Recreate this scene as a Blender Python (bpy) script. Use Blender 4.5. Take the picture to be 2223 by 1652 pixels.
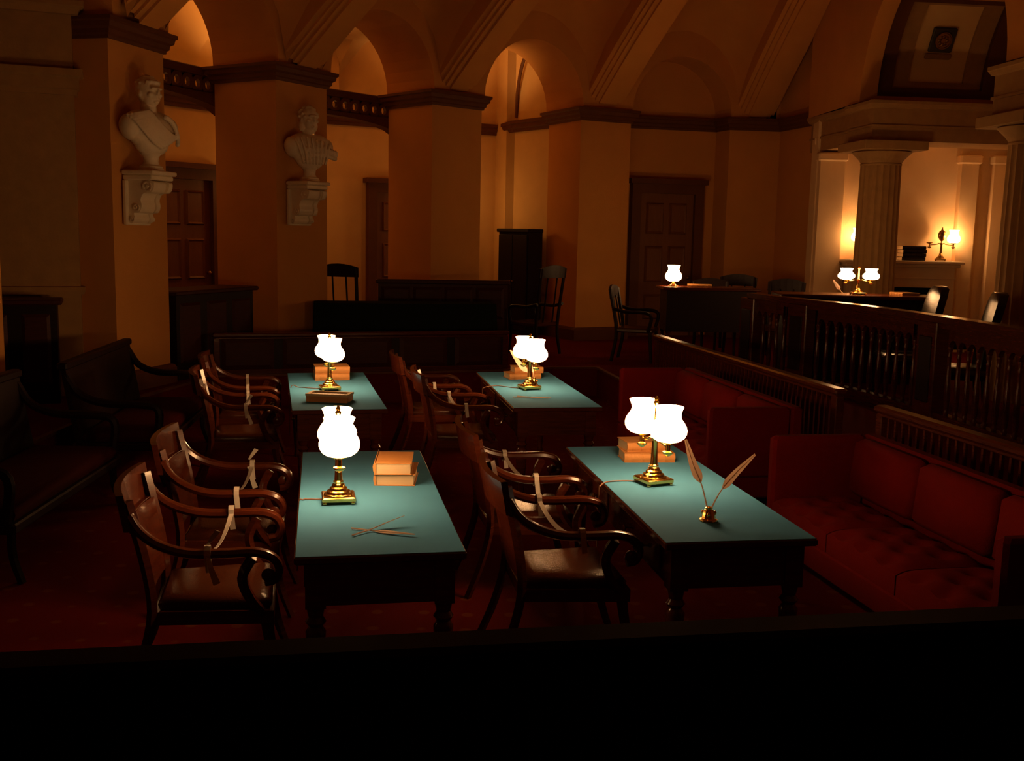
import bpy, bmesh, math, random
from mathutils import Vector, Matrix
random.seed(7)
for o in list(bpy.data.objects): bpy.data.objects.remove(o)
SC = bpy.context.scene
COL = SC.collection

# ------------------------------------------------------------------ camera
PITCH, ROLL, CAMZ = math.radians(7.956), math.radians(1.1785), 2.06
_f = Vector((0, math.cos(PITCH), -math.sin(PITCH)))
_u0 = Vector((0, math.sin(PITCH), math.cos(PITCH))); _r0 = Vector((1, 0, 0))
_r = _r0*math.cos(ROLL) + _u0*math.sin(ROLL)
_u = _u0*math.cos(ROLL) - _r0*math.sin(ROLL)
cam_d = bpy.data.cameras.new('camera'); cam_d.sensor_width = 36.0
cam_d.lens = 36.0*2275.4/2223.0; cam_d.clip_end = 200
cam = bpy.data.objects.new('camera', cam_d); COL.objects.link(cam)
m = Matrix.Identity(4)
for i in range(3):
    m[i][0], m[i][1], m[i][2] = _r[i], _u[i], -_f[i]
m[2][3] = CAMZ
cam.matrix_world = m
SC.camera = cam

# ------------------------------------------------------------------ world, lights, exposure
w = bpy.data.worlds.new('world'); SC.world = w; w.use_nodes = True
w.node_tree.nodes['Background'].inputs[0].default_value = (1, .45, .15, 1)
w.node_tree.nodes['Background'].inputs[1].default_value = 0.0
SC.view_settings.view_transform = 'Standard'; SC.view_settings.look = 'None'
SC.view_settings.exposure = 0.0; SC.view_settings.gamma = 1.0
SC.view_settings.use_curve_mapping = False
LAMP_COL = (1.0, 0.52, 0.21)
SHADE_L = 34.0
# unseen up-lights for the glow in the gallery vaults behind the piers; no fixtures modelled
def cove(name, loc, power, size=.5, color=(1.0, .50, .16)):
    l = bpy.data.lights.new(name, 'AREA'); l.shape = 'DISK'; l.energy = power; l.color = color; l.size = size; l.spread = math.radians(105)
    o = bpy.data.objects.new(name, l); COL.objects.link(o); o.location = loc; o.rotation_euler = (math.pi, 0, 0)
    return o
def fill_point(name, loc, power, color=(1.0, .48, .13)):  # unseen point fill added to brighten the gallery's lower walls; no fixture
    l = bpy.data.lights.new(name, 'POINT'); l.energy = power; l.color = color; l.shadow_soft_size = .12
    o = bpy.data.objects.new(name, l); COL.objects.link(o); o.location = loc
    return o
cove('gallery_light', (-5.75, 13.25, 3.9), 18)
cove('gallery_light.001', (-3.75, 15.95, 3.9), 24)
cove('gallery_light.002', (-.85, 18.1, 3.5), 17)
fill_point('gallery_fill', (-5.3, 13.8, 2.9), 6)
fill_point('gallery_fill.001', (-3.6, 16.6, 2.7), 7)
fill_point('gallery_fill.002', (-.9, 18.35, 2.6), 10)

# ------------------------------------------------------------------ materials
MAT = {}
def nd(nt, t, **k):
    n = nt.nodes.new(t)
    for a, b in k.items(): setattr(n, a, b)
    return n
def mat(name, col, rough=.6, metal=0.0, coat=0.0, noise=None, bump=None, spec=.5, sheen=0, wave=None, emit=None):
    mt = bpy.data.materials.new(name); mt.use_nodes = True; nt = mt.node_tree
    p = nt.nodes['Principled BSDF']
    p.inputs['Base Color'].default_value = (*col, 1); p.inputs['Roughness'].default_value = rough
    p.inputs['Metallic'].default_value = metal; p.inputs['Coat Weight'].default_value = coat
    p.inputs['Specular IOR Level'].default_value = spec; p.inputs['Sheen Weight'].default_value = sheen
    tc = nd(nt, 'ShaderNodeTexCoord')
    if noise:
        sc, amt, c2 = noise
        n = nd(nt, 'ShaderNodeTexNoise'); n.inputs['Scale'].default_value = sc; n.inputs['Detail'].default_value = 5
        mp = nd(nt, 'ShaderNodeMapping'); mp.inputs['Scale'].default_value = wave if wave else (1, 1, 1)
        nt.links.new(tc.outputs['Object'], mp.inputs[0]); nt.links.new(mp.outputs[0], n.inputs['Vector'])
        r = nd(nt, 'ShaderNodeValToRGB'); r.color_ramp.elements[0].position = .5-amt; r.color_ramp.elements[1].position = .5+amt
        r.color_ramp.elements[0].color = (*col, 1); r.color_ramp.elements[1].color = (*c2, 1)
        nt.links.new(n.outputs[0], r.inputs[0]); nt.links.new(r.outputs[0], p.inputs['Base Color'])
    if bump:
        sc, st = bump
        n2 = nd(nt, 'ShaderNodeTexNoise'); n2.inputs['Scale'].default_value = sc; n2.inputs['Detail'].default_value = 4
        nt.links.new(tc.outputs['Object'], n2.inputs['Vector'])
        b = nd(nt, 'ShaderNodeBump'); b.inputs['Strength'].default_value = st; b.inputs['Distance'].default_value = .01
        nt.links.new(n2.outputs[0], b.inputs['Height']); nt.links.new(b.outputs[0], p.inputs['Normal'])
    if emit:
        p.inputs['Emission Color'].default_value = (*emit[0], 1); p.inputs['Emission Strength'].default_value = emit[1]
    MAT[name] = mt
    return mt
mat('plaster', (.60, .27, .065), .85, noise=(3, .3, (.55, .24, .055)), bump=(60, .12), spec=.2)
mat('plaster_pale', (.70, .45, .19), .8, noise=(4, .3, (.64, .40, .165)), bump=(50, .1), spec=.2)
mat('plaster_lit', (.76, .54, .30), .8, noise=(4, .3, (.70, .48, .26)), bump=(50, .1), spec=.2)  # paler plaster copy; the whiter glow of the mantel lamps is in its colour
mat('stone', (.38, .21, .075), .8, noise=(9, .25, (.31, .17, .06)), bump=(40, .2), spec=.2)
mat('trim_brown', (.13, .042, .010), .55, noise=(5, .3, (.10, .032, .008)), spec=.3)
mat('mahogany', (.055, .010, .004), .22, coat=.25, noise=(7, .25, (.11, .022, .007)), wave=(1, 1, 9), spec=.45)
mat('mahogany_dark', (.010, .004, .003), .5, coat=.0, noise=(7, .25, (.018, .005, .003)), wave=(1, 1, 9), spec=.2)
mat('unlit_wood', (.004, .002, .002), .55, spec=.08)  # near-black wood: the railing's unlit side is put into its colour
mat('mahogany_matte', (.035, .007, .004), .5, noise=(7, .25, (.06, .011, .005)), wave=(1, 1, 9), spec=.2)
mat('door_wood', (.20, .075, .024), .5, noise=(6, .3, (.16, .055, .018)), wave=(6, 6, .8), spec=.3)
mat('felt', (.068, .27, .52), .95, noise=(2.2, .35, (.078, .30, .55)), bump=(400, .15), spec=.08)
mat('green_cloth', (.012, .018, .012), .95, bump=(200, .2), spec=.05)
mat('brass', (.95, .60, .16), .2, 1.0, noise=(9, .3, (.85, .50, .12)))
mat('dark_brass', (.30, .17, .05), .35, 1.0)
mat('leather', (.055, .012, .005), .2, noise=(14, .3, (.07, .018, .007)), bump=(120, .2), spec=.35)
mat('black_leather', (.012, .009, .008), .22, bump=(120, .2), spec=.6)
mat('red_velvet', (.14, .003, .002), .9, noise=(12, .35, (.11, .0025, .0015)), bump=(160, .25), spec=.12)
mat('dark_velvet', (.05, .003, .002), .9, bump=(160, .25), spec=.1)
mat('marble', (.72, .60, .42), .45, noise=(6, .3, (.66, .54, .37)), bump=(30, .06), spec=.35)
mat('tan_leather', (.52, .24, .075), .6, noise=(18, .3, (.45, .20, .06)), bump=(90, .2), spec=.3)
mat('brown_leather', (.16, .055, .02), .55, noise=(18, .3, (.13, .04, .015)), spec=.3)
mat('pages', (.58, .44, .28), .85, noise=(30, .3, (.50, .36, .21)), wave=(.2, .2, 14), spec=.15)
mat('ribbon', (.62, .56, .50), .7, spec=.2)
mat('feather', (.80, .66, .56), .7, noise=(40, .3, (.70, .56, .46)), spec=.2)
mat('glass_ink', (.25, .13, .06), .12, .6)
mat('carpet', (.20, .016, .008), .95, bump=(300, .3), spec=.05)
mat('cord', (.20, .09, .05), .6)
mat('soot', (.008, .006, .005), .9, spec=.1)
mat('plaque', (.03, .025, .02), .5)
mat('mantel', (.62, .48, .32), .5, noise=(7, .3, (.56, .42, .27)), spec=.3)
# thin feather lets lamp light through
nt = MAT['feather'].node_tree; p = nt.nodes['Principled BSDF']; out_ = nt.nodes['Material Output']
tr = nd(nt, 'ShaderNodeBsdfTranslucent'); tr.inputs[0].default_value = (.85, .68, .56, 1)
mx = nd(nt, 'ShaderNodeMixShader'); mx.inputs[0].default_value = .5
nt.links.new(p.outputs[0], mx.inputs[1]); nt.links.new(tr.outputs[0], mx.inputs[2]); nt.links.new(mx.outputs[0], out_.inputs['Surface'])
# carpet: red ground with small gold figures in a grid
nt = MAT['carpet'].node_tree; p = nt.nodes['Principled BSDF']
tc = nd(nt, 'ShaderNodeTexCoord'); vo = nd(nt, 'ShaderNodeTexVoronoi'); vo.inputs['Scale'].default_value = 4.2
vo.inputs['Randomness'].default_value = .12
nt.links.new(tc.outputs['Object'], vo.inputs['Vector'])
rp = nd(nt, 'ShaderNodeValToRGB'); rp.color_ramp.elements[0].color = (.16, .035, .007, 1); rp.color_ramp.elements[1].color = (.125, .007, .004, 1)
rp.color_ramp.elements[0].position = .10; rp.color_ramp.elements[1].position = .16
nt.links.new(vo.outputs['Distance'], rp.inputs[0]); nt.links.new(rp.outputs[0], p.inputs['Base Color'])
# milk-glass lamp shade, lit from within
def emission_mat(name, color, s):
    mt = bpy.data.materials.new(name); mt.use_nodes = True; nt = mt.node_tree
    p = nt.nodes['Principled BSDF']; p.inputs['Base Color'].default_value = (.8, .7, .55, 1)
    p.inputs['Emission Color'].default_value = (*color, 1); p.inputs['Emission Strength'].default_value = s
    p.inputs['Roughness'].default_value = .3
    MAT[name] = mt
emission_mat('lit_shade', LAMP_COL, SHADE_L)
emission_mat('lit_shade_small', LAMP_COL, 16.0)
nt = MAT['lit_shade_small'].node_tree; p = nt.nodes['Principled BSDF']; out_ = nt.nodes['Material Output']
tr = nd(nt, 'ShaderNodeBsdfTransparent'); mx = nd(nt, 'ShaderNodeMixShader'); mx.inputs[0].default_value = .62
nt.links.new(p.outputs[0], mx.inputs[1]); nt.links.new(tr.outputs[0], mx.inputs[2]); nt.links.new(mx.outputs[0], out_.inputs['Surface'])

# ------------------------------------------------------------------ mesh helpers
class MB:
    def __init__(s): s.v = []; s.f = []
    def add(s, vs, fs):
        b = len(s.v); s.v += [tuple(x) for x in vs]; s.f += [tuple(i+b for i in f) for f in fs]
        return s
    def box(s, x0, y0, z0, x1, y1, z1, M=None):
        vs = [Vector((x, y, z)) for z in (z0, z1) for y in (y0, y1) for x in (x0, x1)]
        if M: vs = [M @ v for v in vs]
        return s.add(vs, [(0, 2, 3, 1), (4, 5, 7, 6), (0, 1, 5, 4), (2, 6, 7, 3), (0, 4, 6, 2), (1, 3, 7, 5)])
    def cbox(s, x0, y0, z0, x1, y1, z1, c=.01, M=None):
        # box with chamfered edges (3-level stack)
        def ring(z, i):
            a, b_, d, e = x0+i, x1-i, y0+i, y1-i
            return [(a+c, d, z), (b_-c, d, z), (b_, d+c, z), (b_, e-c, z), (b_-c, e, z), (a+c, e, z), (a, e-c, z), (a, d+c, z)]
        rs = [ring(z0, c), ring(z0+c, 0), ring(z1-c, 0), ring(z1, c)]
        if M: rs = [[M @ Vector(v) for v in r] for r in rs]
        return s.loft(rs, True)
    def loft(s, rings, caps=True, closed=True):
        n = len(rings[0]); b = len(s.v)
        for r in rings: s.v += [tuple(x) for x in r]
        for i in range(len(rings)-1):
            for j in range(n if closed else n-1):
                k = (j+1) % n
                s.f.append((b+i*n+j, b+i*n+k, b+(i+1)*n+k, b+(i+1)*n+j))
        if caps:
            s.f.append(tuple(b+j for j in reversed(range(n))))
            s.f.append(tuple(b+(len(rings)-1)*n+j for j in range(n)))
        return s
    def lathe(s, prof, seg=16, c=(0, 0, 0), caps=True, M=None):
        rings = []
        for r, z in prof:
            ring = [Vector((c[0]+r*math.cos(2*math.pi*i/seg), c[1]+r*math.sin(2*math.pi*i/seg), c[2]+z)) for i in range(seg)]
            if M: ring = [M @ v for v in ring]
            rings.append(ring)
        return s.loft(rings, caps)
    def prism(s, poly, z0, z1):
        return s.loft([[(x, y, z0) for x, y in poly], [(x, y, z1) for x, y in poly]], True)
    def tube(s, path, rad, seg=8, caps=True, flat=1.0, up=None):
        path = [Vector(p) for p in path]; n = len(path)
        if not hasattr(rad, '__len__'): rad = [rad]*n
        rings = []; prev = None
        for i in range(n):
            t = (path[min(i+1, n-1)]-path[max(i-1, 0)])
            if t.length < 1e-9: t = Vector((0, 0, 1))
            t.normalize()
            if prev is None:
                a = Vector(up) if up else (Vector((0, 0, 1)) if abs(t.z) < .9 else Vector((1, 0, 0)))
            else: a = prev
            e1 = (a - t*a.dot(t)); e1.normalize(); prev = e1
            e2 = t.cross(e1)
            rings.append([path[i]+e1*(rad[i]*math.cos(2*math.pi*k/seg))+e2*(rad[i]*flat*math.sin(2*math.pi*k/seg)) for k in range(seg)])
        return s.loft(rings, caps)
    def strip(s, path, wid, th, side):
        # flat ribbon of width wid (vector side or list) and thickness th along path
        path = [Vector(p) for p in path]; rings = []
        n = len(path)
        for i, p in enumerate(path):
            t = path[min(i+1, n-1)]-path[max(i-1, 0)]; t.normalize()
            sd = Vector(side[i] if isinstance(side, list) else side)
            sd = sd - t*sd.dot(t); sd.normalize()
            nn = t.cross(sd); wv = wid[i] if hasattr(wid, '__len__') else wid
            rings.append([p+sd*wv/2+nn*th/2, p-sd*wv/2+nn*th/2, p-sd*wv/2-nn*th/2, p+sd*wv/2-nn*th/2])
        return s.loft(rings, True)
    def build(s, name, material, parent=None, loc=None, rz=None, smooth=False, angle=40):
        me = bpy.data.meshes.new(name); me.from_pydata(s.v, [], s.f); me.update()
        bm = bmesh.new(); bm.from_mesh(me); bmesh.ops.recalc_face_normals(bm, faces=bm.faces); bm.to_mesh(me); bm.free()
        if smooth:
            me.polygons.foreach_set('use_smooth', [True]*len(me.polygons))
            me.set_sharp_from_angle(angle=math.radians(angle))
        me.materials.append(MAT[material])
        o = bpy.data.objects.new(name, me); COL.objects.link(o)
        if parent is not None: o.parent = parent
        if loc: o.location = loc
        if rz is not None: o.rotation_euler = (0, 0, rz)
        return o
def thing(name, label, cat, loc=(0, 0, 0), rz=0, group=None):
    o = bpy.data.objects.new(name, None); COL.objects.link(o); o.empty_display_size = .1
    o.location = loc; o.rotation_euler = (0, 0, rz); o['label'] = label; o['category'] = cat
    if group: o['group'] = group
    return o
def tag(o, label, cat, group=None):
    o['label'] = label; o['category'] = cat
    if group: o['group'] = group
    return o
def struct(o, label=None):
    o['kind'] = 'structure'
    if label: o['label'] = label
    return o
def inst(src, parent, loc=None, rz=None):
    c = src.copy(); COL.objects.link(c); c.parent = parent
    if loc is not None: c.location = loc
    if rz is not None: c.rotation_euler = (0, 0, rz)
    return c
def copy_tree(o, parent=None):
    c = o.copy(); COL.objects.link(c); c.parent = parent
    for ch in list(o.children): copy_tree(ch, c)
    return c
def clone(src, loc, rz, label, group=None):
    c = copy_tree(src); c.location = loc; c.rotation_euler = (0, 0, rz); c['label'] = label
    if group: c['group'] = group
    return c
def Tr(x=0, y=0, z=0, rz=0): return Matrix.Translation((x, y, z)) @ Matrix.Rotation(rz, 4, 'Z')
def lerp(a, b, t): return a+(b-a)*t
def smoothcurve(pts, n=6):
    # Catmull-Rom through pts
    P = [Vector(p) for p in pts]; P = [P[0]*2-P[1]]+P+[P[-1]*2-P[-2]]; out = []
    for i in range(1, len(P)-2):
        for k in range(n):
            t = k/n; a, b, c, d = P[i-1:i+3]
            out.append(.5*((2*b)+(-a+c)*t+(2*a-5*b+4*c-d)*t*t+(-a+3*b-3*c+d)*t**3))
    out.append(P[-2]); return out

# ================================================================== THE ROOM
O = Vector((5.8, 8.4)); RIN = 9.9; Z0 = .37; ZC0, ZC1 = 3.86, 4.06
def pol(ang, r): a = math.radians(ang); return Vector((O.x+r*math.cos(a), O.y+r*math.sin(a)))
STEP = 16.2
def pang(k): return 165.2-STEP*(k-1)

# ---- floors
PIT = [(-3.75, 2.25), (-3.75, 10.2), (-3.45, 11.95), (-.13, 13.0), (.52, 13.36), (1.1, 13.46), (1.40, 11.65), (1.98, 11.5), (2.06, 10.2), (2.52, 7.8), (2.95, 5.5), (3.42, 3.2)]
b = MB(); b.prism(PIT, -.2, 0.0)
struct(b.build('floor', 'carpet'), 'dark red patterned carpet of the sunken floor')
def platform():
    bm = bmesh.new()
    outer = [(-9, -3.5), (9.5, -3.5), (9.5, 24), (-9, 24)]
    def loop(pts):
        vs = [bm.verts.new((x, y, Z0)) for x, y in pts]
        return [bm.edges.new((vs[i], vs[(i+1) % len(vs)])) for i in range(len(vs))], vs
    e1, _ = loop(outer); e2, vs = loop(PIT)
    bmesh.ops.triangle_fill(bm, use_beauty=True, edges=e1+e2)
    low = [bm.verts.new((v.co.x, v.co.y, -.2)) for v in vs]
    for i in range(len(vs)):
        j = (i+1) % len(vs); bm.faces.new((vs[i], vs[j], low[j], low[i]))
    # drop faces that filled the pit itself
    kill = []
    for f in bm.faces:
        c = f.calc_center_median()
        if abs(f.normal.z) > .5 or abs(c.z-Z0) < 1e-6:
            ins = False; n = len(PIT); j = n-1
            for i in range(n):
                (xi, yi), (xj, yj) = PIT[i], PIT[j]
                if (yi > c.y) != (yj > c.y) and c.x < (xj-xi)*(c.y-yi)/(yj-yi)+xi: ins = not ins
                j = i
            if ins: kill.append(f)
    bmesh.ops.delete(bm, geom=kill, context='FACES_ONLY')
    bmesh.ops.recalc_face_normals(bm, faces=bm.faces)
    me = bpy.data.meshes.new('floor_upper'); bm.to_mesh(me); bm.free(); me.materials.append(MAT['carpet'])
    o = bpy.data.objects.new('floor_upper', me); COL.objects.link(o)
    return struct(o, 'red patterned carpet of the raised floor around the sunken floor')
FU = platform()
# wooden nosing along the step edge
b = MB()
for i in range(len(PIT)-1):
    p, q = Vector((*PIT[i], Z0)), Vector((*PIT[i+1], Z0))
    b.strip([p, q], .05, .024, (q-p).cross(Vector((0, 0, 1))))
struct(b.build('trim_1', 'trim_brown'), 'brown wooden nosing along the step edge')

# ---- piers with cornice and baseboard
def offset_poly(poly, d):
    n = len(poly); out = []
    for i in range(n):
        p0, p1, p2 = Vector(poly[i-1]), Vector(poly[i]), Vector(poly[(i+1) % n])
        e1 = (p1-p0).normalized(); e2 = (p2-p1).normalized()
        n1 = Vector((e1.y, -e1.x)); n2 = Vector((e2.y, -e2.x))
        bis = (n1+n2).normalized(); out.append(p1+bis*(d/max(.3, bis.dot(n1))))
    return out
def area(poly): return sum(poly[i-1][0]*poly[i][1]-poly[i][0]*poly[i-1][1] for i in range(len(poly)))/2
CORN = [(0, 0), (.025, .0), (.03, .03), (.05, .045), (.055, .085), (.085, .105), (.095, .15), (.115, .165), (.115, .2), (0, .2)]
def cornice_ring(poly, name, parent, z0=ZC0, prof=CORN, material='trim_brown'):
    if area(poly) < 0: poly = poly[::-1]
    b = MB(); rings = [[(p.x, p.y, z0+dz) for p in offset_poly(poly, d)] for d, dz in prof]
    b.loft(rings, True)
    return b.build(name, material, parent)
BASE = [(0, 0), (.05, 0), (.05, .17), (.03, .2), (.0, .21)]
PIERS = {}
def pier(k, wid=.93, dep=1.02, rin=None, top=5.9):
    a = pang(k); r = rin or RIN
    c, s = math.cos(math.radians(a)), math.sin(math.radians(a))
    rad = Vector((c, s)); tan = Vector((-s, c)); m0 = O+rad*r
    poly = [m0-tan*wid/2, m0+tan*wid/2, m0+tan*(wid/2+.02)+rad*dep, m0-tan*(wid/2+.02)+rad*dep]
    b = MB(); b.prism([tuple(v) for v in poly], Z0, ZC0+.03)
    o = b.build('wall_pier', 'plaster'); struct(o, 'plastered pier of the arcade')
    pl = [tuple(v) for v in poly]
    cornice_ring(pl, 'cornice', o); cornice_ring(pl, 'baseboard', o, Z0, BASE)
    PIERS[k] = (m0, rad, tan, wid)
    return o
RINS = {0: 10.0, 1: 10.0, 2: 9.93, 3: 9.82, 4: 9.78, 5: 9.82}
for k in range(0, 5): pier(k, rin=RINS[k])
# last bay: closed wall with a door, then the corner pier
a5 = [(3.42, 18.42), (3.57, 18.0), (4.45, 18.14), (4.75, 16.88), (5.0, 16.7), (5.4, 18.9), (3.4, 18.9)]
b = MB(); b.prism(a5, Z0, ZC0+.03); o = struct(b.build('wall_pier', 'plaster'), 'corner pier beside the columns')
cornice_ring(a5, 'cornice', o); cornice_ring(a5, 'baseboard', o, Z0, BASE)
PIERS[5] = (Vector((4.0, 18.07)), Vector((math.cos(math.radians(100.4)), math.sin(math.radians(100.4)))), Vector((-math.sin(math.radians(100.4)), math.cos(math.radians(100.4)))), .9)
bw = [(1.75, 18.0), (3.50, 18.44), (3.42, 18.8), (1.66, 18.4)]
b = MB(); b.prism(bw, Z0, 6.0); o = struct(b.build('wall_back', 'plaster'), 'closed bay with a panelled door between two piers')
cornice_ring(bw, 'cornice', o)

b = MB(); b.prism([(4.36, 18.11), (4.44, 18.14), (4.77, 16.90), (5.3, 16.8), (5.3, 18.6)], ZC1, 9.7); struct(b.build('wall_corner', 'plaster'), 'plaster wall above the corner pier')
# ---- arches over the bays
def arch_bay(k, blind=False):
    m0, r0, t0, w0 = PIERS[k]; m1, r1, t1, w1 = PIERS[k+1]
    mid = (m0+m1)/2; ch = (m1-m0).normalized(); nrm = Vector((-ch.y, ch.x))
    if nrm.dot(mid-O) < 0: nrm = -nrm
    L = (m1-m0).length/2; a = L-(w0+w1)/4; top = 6.1; dep = 1.0
    N = 20; b = MB()
    def pt(u, z, d): q = mid+ch*u+nrm*d; return (q.x, q.y, z)
    arcp = [(a*math.cos(math.pi*(1-i/N)), ZC1+a*math.sin(math.pi*(1-i/N))) for i in range(N+1)]
    for d in (0.0, dep):
        base = len(b.v)
        for u, z in arcp: b.v.append(pt(u, z, d))
        for i, (u, z) in enumerate(arcp): b.v.append(pt(lerp(-L, L, i/N), top, d))
        for i in range(N): b.f.append((base+i, base+i+1, base+N+2+i, base+N+1+i))
        e = len(b.v); b.v += [pt(-L, ZC1, d), pt(L, ZC1, d)]
        b.f.append((base, base+N+1, e)); b.f.append((base+N, e+1, base+2*N+1))
    rA = [pt(u, z, 0) for u, z in arcp]; rB = [pt(u, z, dep) for u, z in arcp]
    b.loft([rA, rB], False, False)
    b.add([pt(-L, ZC1, 0), pt(-a, ZC1, 0), pt(-a, ZC1, dep), pt(-L, ZC1, dep)], [(0, 1, 2, 3)])
    b.add([pt(L, ZC1, 0), pt(a, ZC1, 0), pt(a, ZC1, dep), pt(L, ZC1, dep)], [(0, 1, 2, 3)])
    o = b.build('wall_arch', 'plaster'); struct(o, 'round arch between two piers')
    return a
for k in range(0, 5): AOPEN = arch_bay(k)

# ---- ribs and lobes of the vault (semicircular, all ribs meet over the middle of the straight wall)
RR = 9.85
def ribz(s): return ZC1+.02+.85*s-.0425*s*s
HB, HR = 1.10, .32
STEPS_S = [0, .15, .35, .6, .9, 1.3, 1.8, 2.5, 3.4, 4.5, 6, 7.5, 9, 9.7]
vault = MB()
def lobe(amid, vb):
    al = math.radians(STEP)/2
    NT = 14; rows = []
    for s in STEPS_S:
        rho = RR-s+.03; row = []
        for i in range(NT+1):
            t = -1+2*i/NT
            hw = max(.02, rho*al-HR*min(1, rho/3))
            th = math.radians(amid)+t*hw/max(rho, .05)
            sag = HB*math.sqrt(max(0, 1-t*t))*max(0, 1-s/10)**1.3
            z = ribz(s)+.24*min(1, s/.5)+sag
            row.append((O.x+rho*math.cos(th), O.y+rho*math.sin(th), z))
        rows.append(row)
    vb.loft(rows, False, False)
for k in range(-6, 6): lobe(pang(k)-STEP/2, vault)
vo_ = vault.build('ceiling', 'plaster', smooth=True, angle=60); struct(vo_, 'umbrella vault of plaster lobes')
def rib(k):
    a = math.radians(pang(k)); rad = Vector((math.cos(a), math.sin(a))); tan = Vector((-rad.y, rad.x))
    prof = [(-.36, .5), (-.36, .10), (-.31, .06), (-.31, .02), (-.24, .02), (-.24, -.02), (-.16, -.02), (-.16, -.06), (.16, -.06), (.16, -.02), (.24, -.02), (.24, .02), (.31, .02), (.31, .06), (.36, .10), (.36, .5)]
    rings = []
    for s in [x for x in STEPS_S if x <= 9.0]:
        sc = min(1, (RR-s)/2.6); q = O+rad*(RR-s)
        rings.append([(q.x+tan.x*u*sc, q.y+tan.y*u*sc, ribz(s)+h+.03) for u, h in prof])
    b = MB(); b.loft(rings, True); r = b.build('rib', 'plaster', vo_)
    return r
for k in range(-6, 6): rib(k)
# roof above everything, so that no outside light leaks in
b = MB(); b.box(-9.2, -3.7, 9.7, 9.7, 24.2, 9.9); struct(b.build('ceiling_slab', 'plaster'), 'flat slab over the vault')
b = MB()
b.box(-9.2, -3.7, Z0, -9.0, 24.2, 9.7); struct(b.build('wall_left', 'plaster'), 'outer wall on the left')
b = MB(); b.box(-9.2, -3.7, Z0, 9.7, -3.5, 9.7); struct(b.build('wall_near', 'plaster'), 'wall behind the visitors')

# ---- gallery behind the piers: outer wall, bays with cross vaults, doors
RO = 13.2
outer_pts = [pol(x, RO) for x in (192, 181.4, 173, 165, 157, 149, 141, 134)]+[Vector((-2.5, 18.35)), Vector((-.35, 19.5)), Vector((-.04, 18.75)), Vector((.62, 17.85)), Vector((1.75, 18.1))]
b = MB()
inn = [(p.x, p.y) for p in outer_pts]
out = [(p.x+(p-O).normalized().x*.3, p.y+(p-O).normalized().y*.3) for p in outer_pts]
for i in range(len(inn)-1):
    b.prism([inn[i], inn[i+1], out[i+1], out[i]], Z0, 6.4)
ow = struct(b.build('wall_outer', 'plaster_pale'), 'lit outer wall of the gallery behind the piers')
b = MB()
GC = [(0, 0), (.03, 0), (.04, .05), (.07, .07), (.08, .13), (.1, .14), (.1, .19), (.06, .19)]
def inner_off(i, d):
    p = outer_pts[i]; t = (outer_pts[min(i+1, len(outer_pts)-1)]-outer_pts[max(i-1, 0)]).normalized()
    n = Vector((t.y, -t.x)); n = n if n.dot(O-p) > 0 else -n
    return p+n*d
rings = [[(*inner_off(i, d)[:], ZC0-.04+dz) for i in range(len(outer_pts))] for d, dz in GC]
b.loft(rings, False, False); b.build('cornice', 'trim_brown', ow)
# cross vault of each gallery bay: radial barrels
b = MB()
for k in range(-1, 4):
    a0, a1 = math.radians(pang(k+1)), math.radians(pang(k))
    rows = []
    for rho in (10.75, 11.2, 11.8, 12.5, 13.3):
        row = []
        for i in range(15):
            t = -1+2*i/14; th = lerp(a0, a1, (t+1)/2)
            half = rho*(a1-a0)/2
            # barrel along the radius crossing a low barrel along the ring
            z1 = ZC1+half*.95*math.sqrt(max(0, 1-t*t))
            rr = (rho-12.0)/1.35; z2 = ZC1+1.15*math.sqrt(max(0, 1-min(1, rr*rr)))
            row.append((O.x+rho*math.cos(th), O.y+rho*math.sin(th), max(z1, z2*.999)))
        rows.append(row)
    b.loft(rows, False, False)
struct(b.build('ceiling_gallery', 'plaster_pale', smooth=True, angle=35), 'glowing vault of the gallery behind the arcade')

# wall arches on the outer wall of the gallery
def wall_arch(mid, ch, nrm, L, a, dep, zs, top, material, name, lab):
    N = 18; b = MB()
    def pt(u, z, d): q = mid+ch*u+nrm*d; return (q.x, q.y, z)
    ar = [(a*math.cos(math.pi*(1-i/N)), zs+a*math.sin(math.pi*(1-i/N))) for i in range(N+1)]
    base = len(b.v)
    for u, z in ar: b.v.append(pt(u, z, 0))
    for i in range(N+1): b.v.append(pt(lerp(-L, L, i/N), top, 0))
    for i in range(N): b.f.append((base+i, base+i+1, base+N+2+i, base+N+1+i))
    e = len(b.v); b.v += [pt(-L, zs, 0), pt(L, zs, 0)]
    b.f.append((base, base+N+1, e)); b.f.append((base+N, e+1, base+2*N+1))
    b.loft([[pt(u, z, 0) for u, z in ar], [pt(u, z, dep) for u, z in ar]], False, False)
    b.add([pt(-L, zs, 0), pt(-a, zs, 0), pt(-a, zs, dep), pt(-L, zs, dep)], [(0, 1, 2, 3)]); b.add([pt(L, zs, 0), pt(a, zs, 0), pt(a, zs, dep), pt(L, zs, dep)], [(0, 1, 2, 3)])
    return struct(b.build(name, material), lab)
for k in (0, 1, 2):
    am = pang(k)-STEP/2; rad = Vector((math.cos(math.radians(am)), math.sin(math.radians(am))))
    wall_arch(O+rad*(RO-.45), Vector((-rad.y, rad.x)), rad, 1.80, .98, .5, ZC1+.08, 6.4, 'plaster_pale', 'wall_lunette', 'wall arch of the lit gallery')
# dark line that rises from the corner of the third gallery bay
b = MB(); b.tube(smoothcurve([(-.02, 18.70, ZC1), (.0, 18.60, ZC1+.5), (.10, 18.35, ZC1+.95), (.35, 17.95, ZC1+1.3)], 5), .03, 6); struct(b.build('trim_5', 'trim_brown', smooth=True), 'dark groin line in the third gallery bay')

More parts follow.
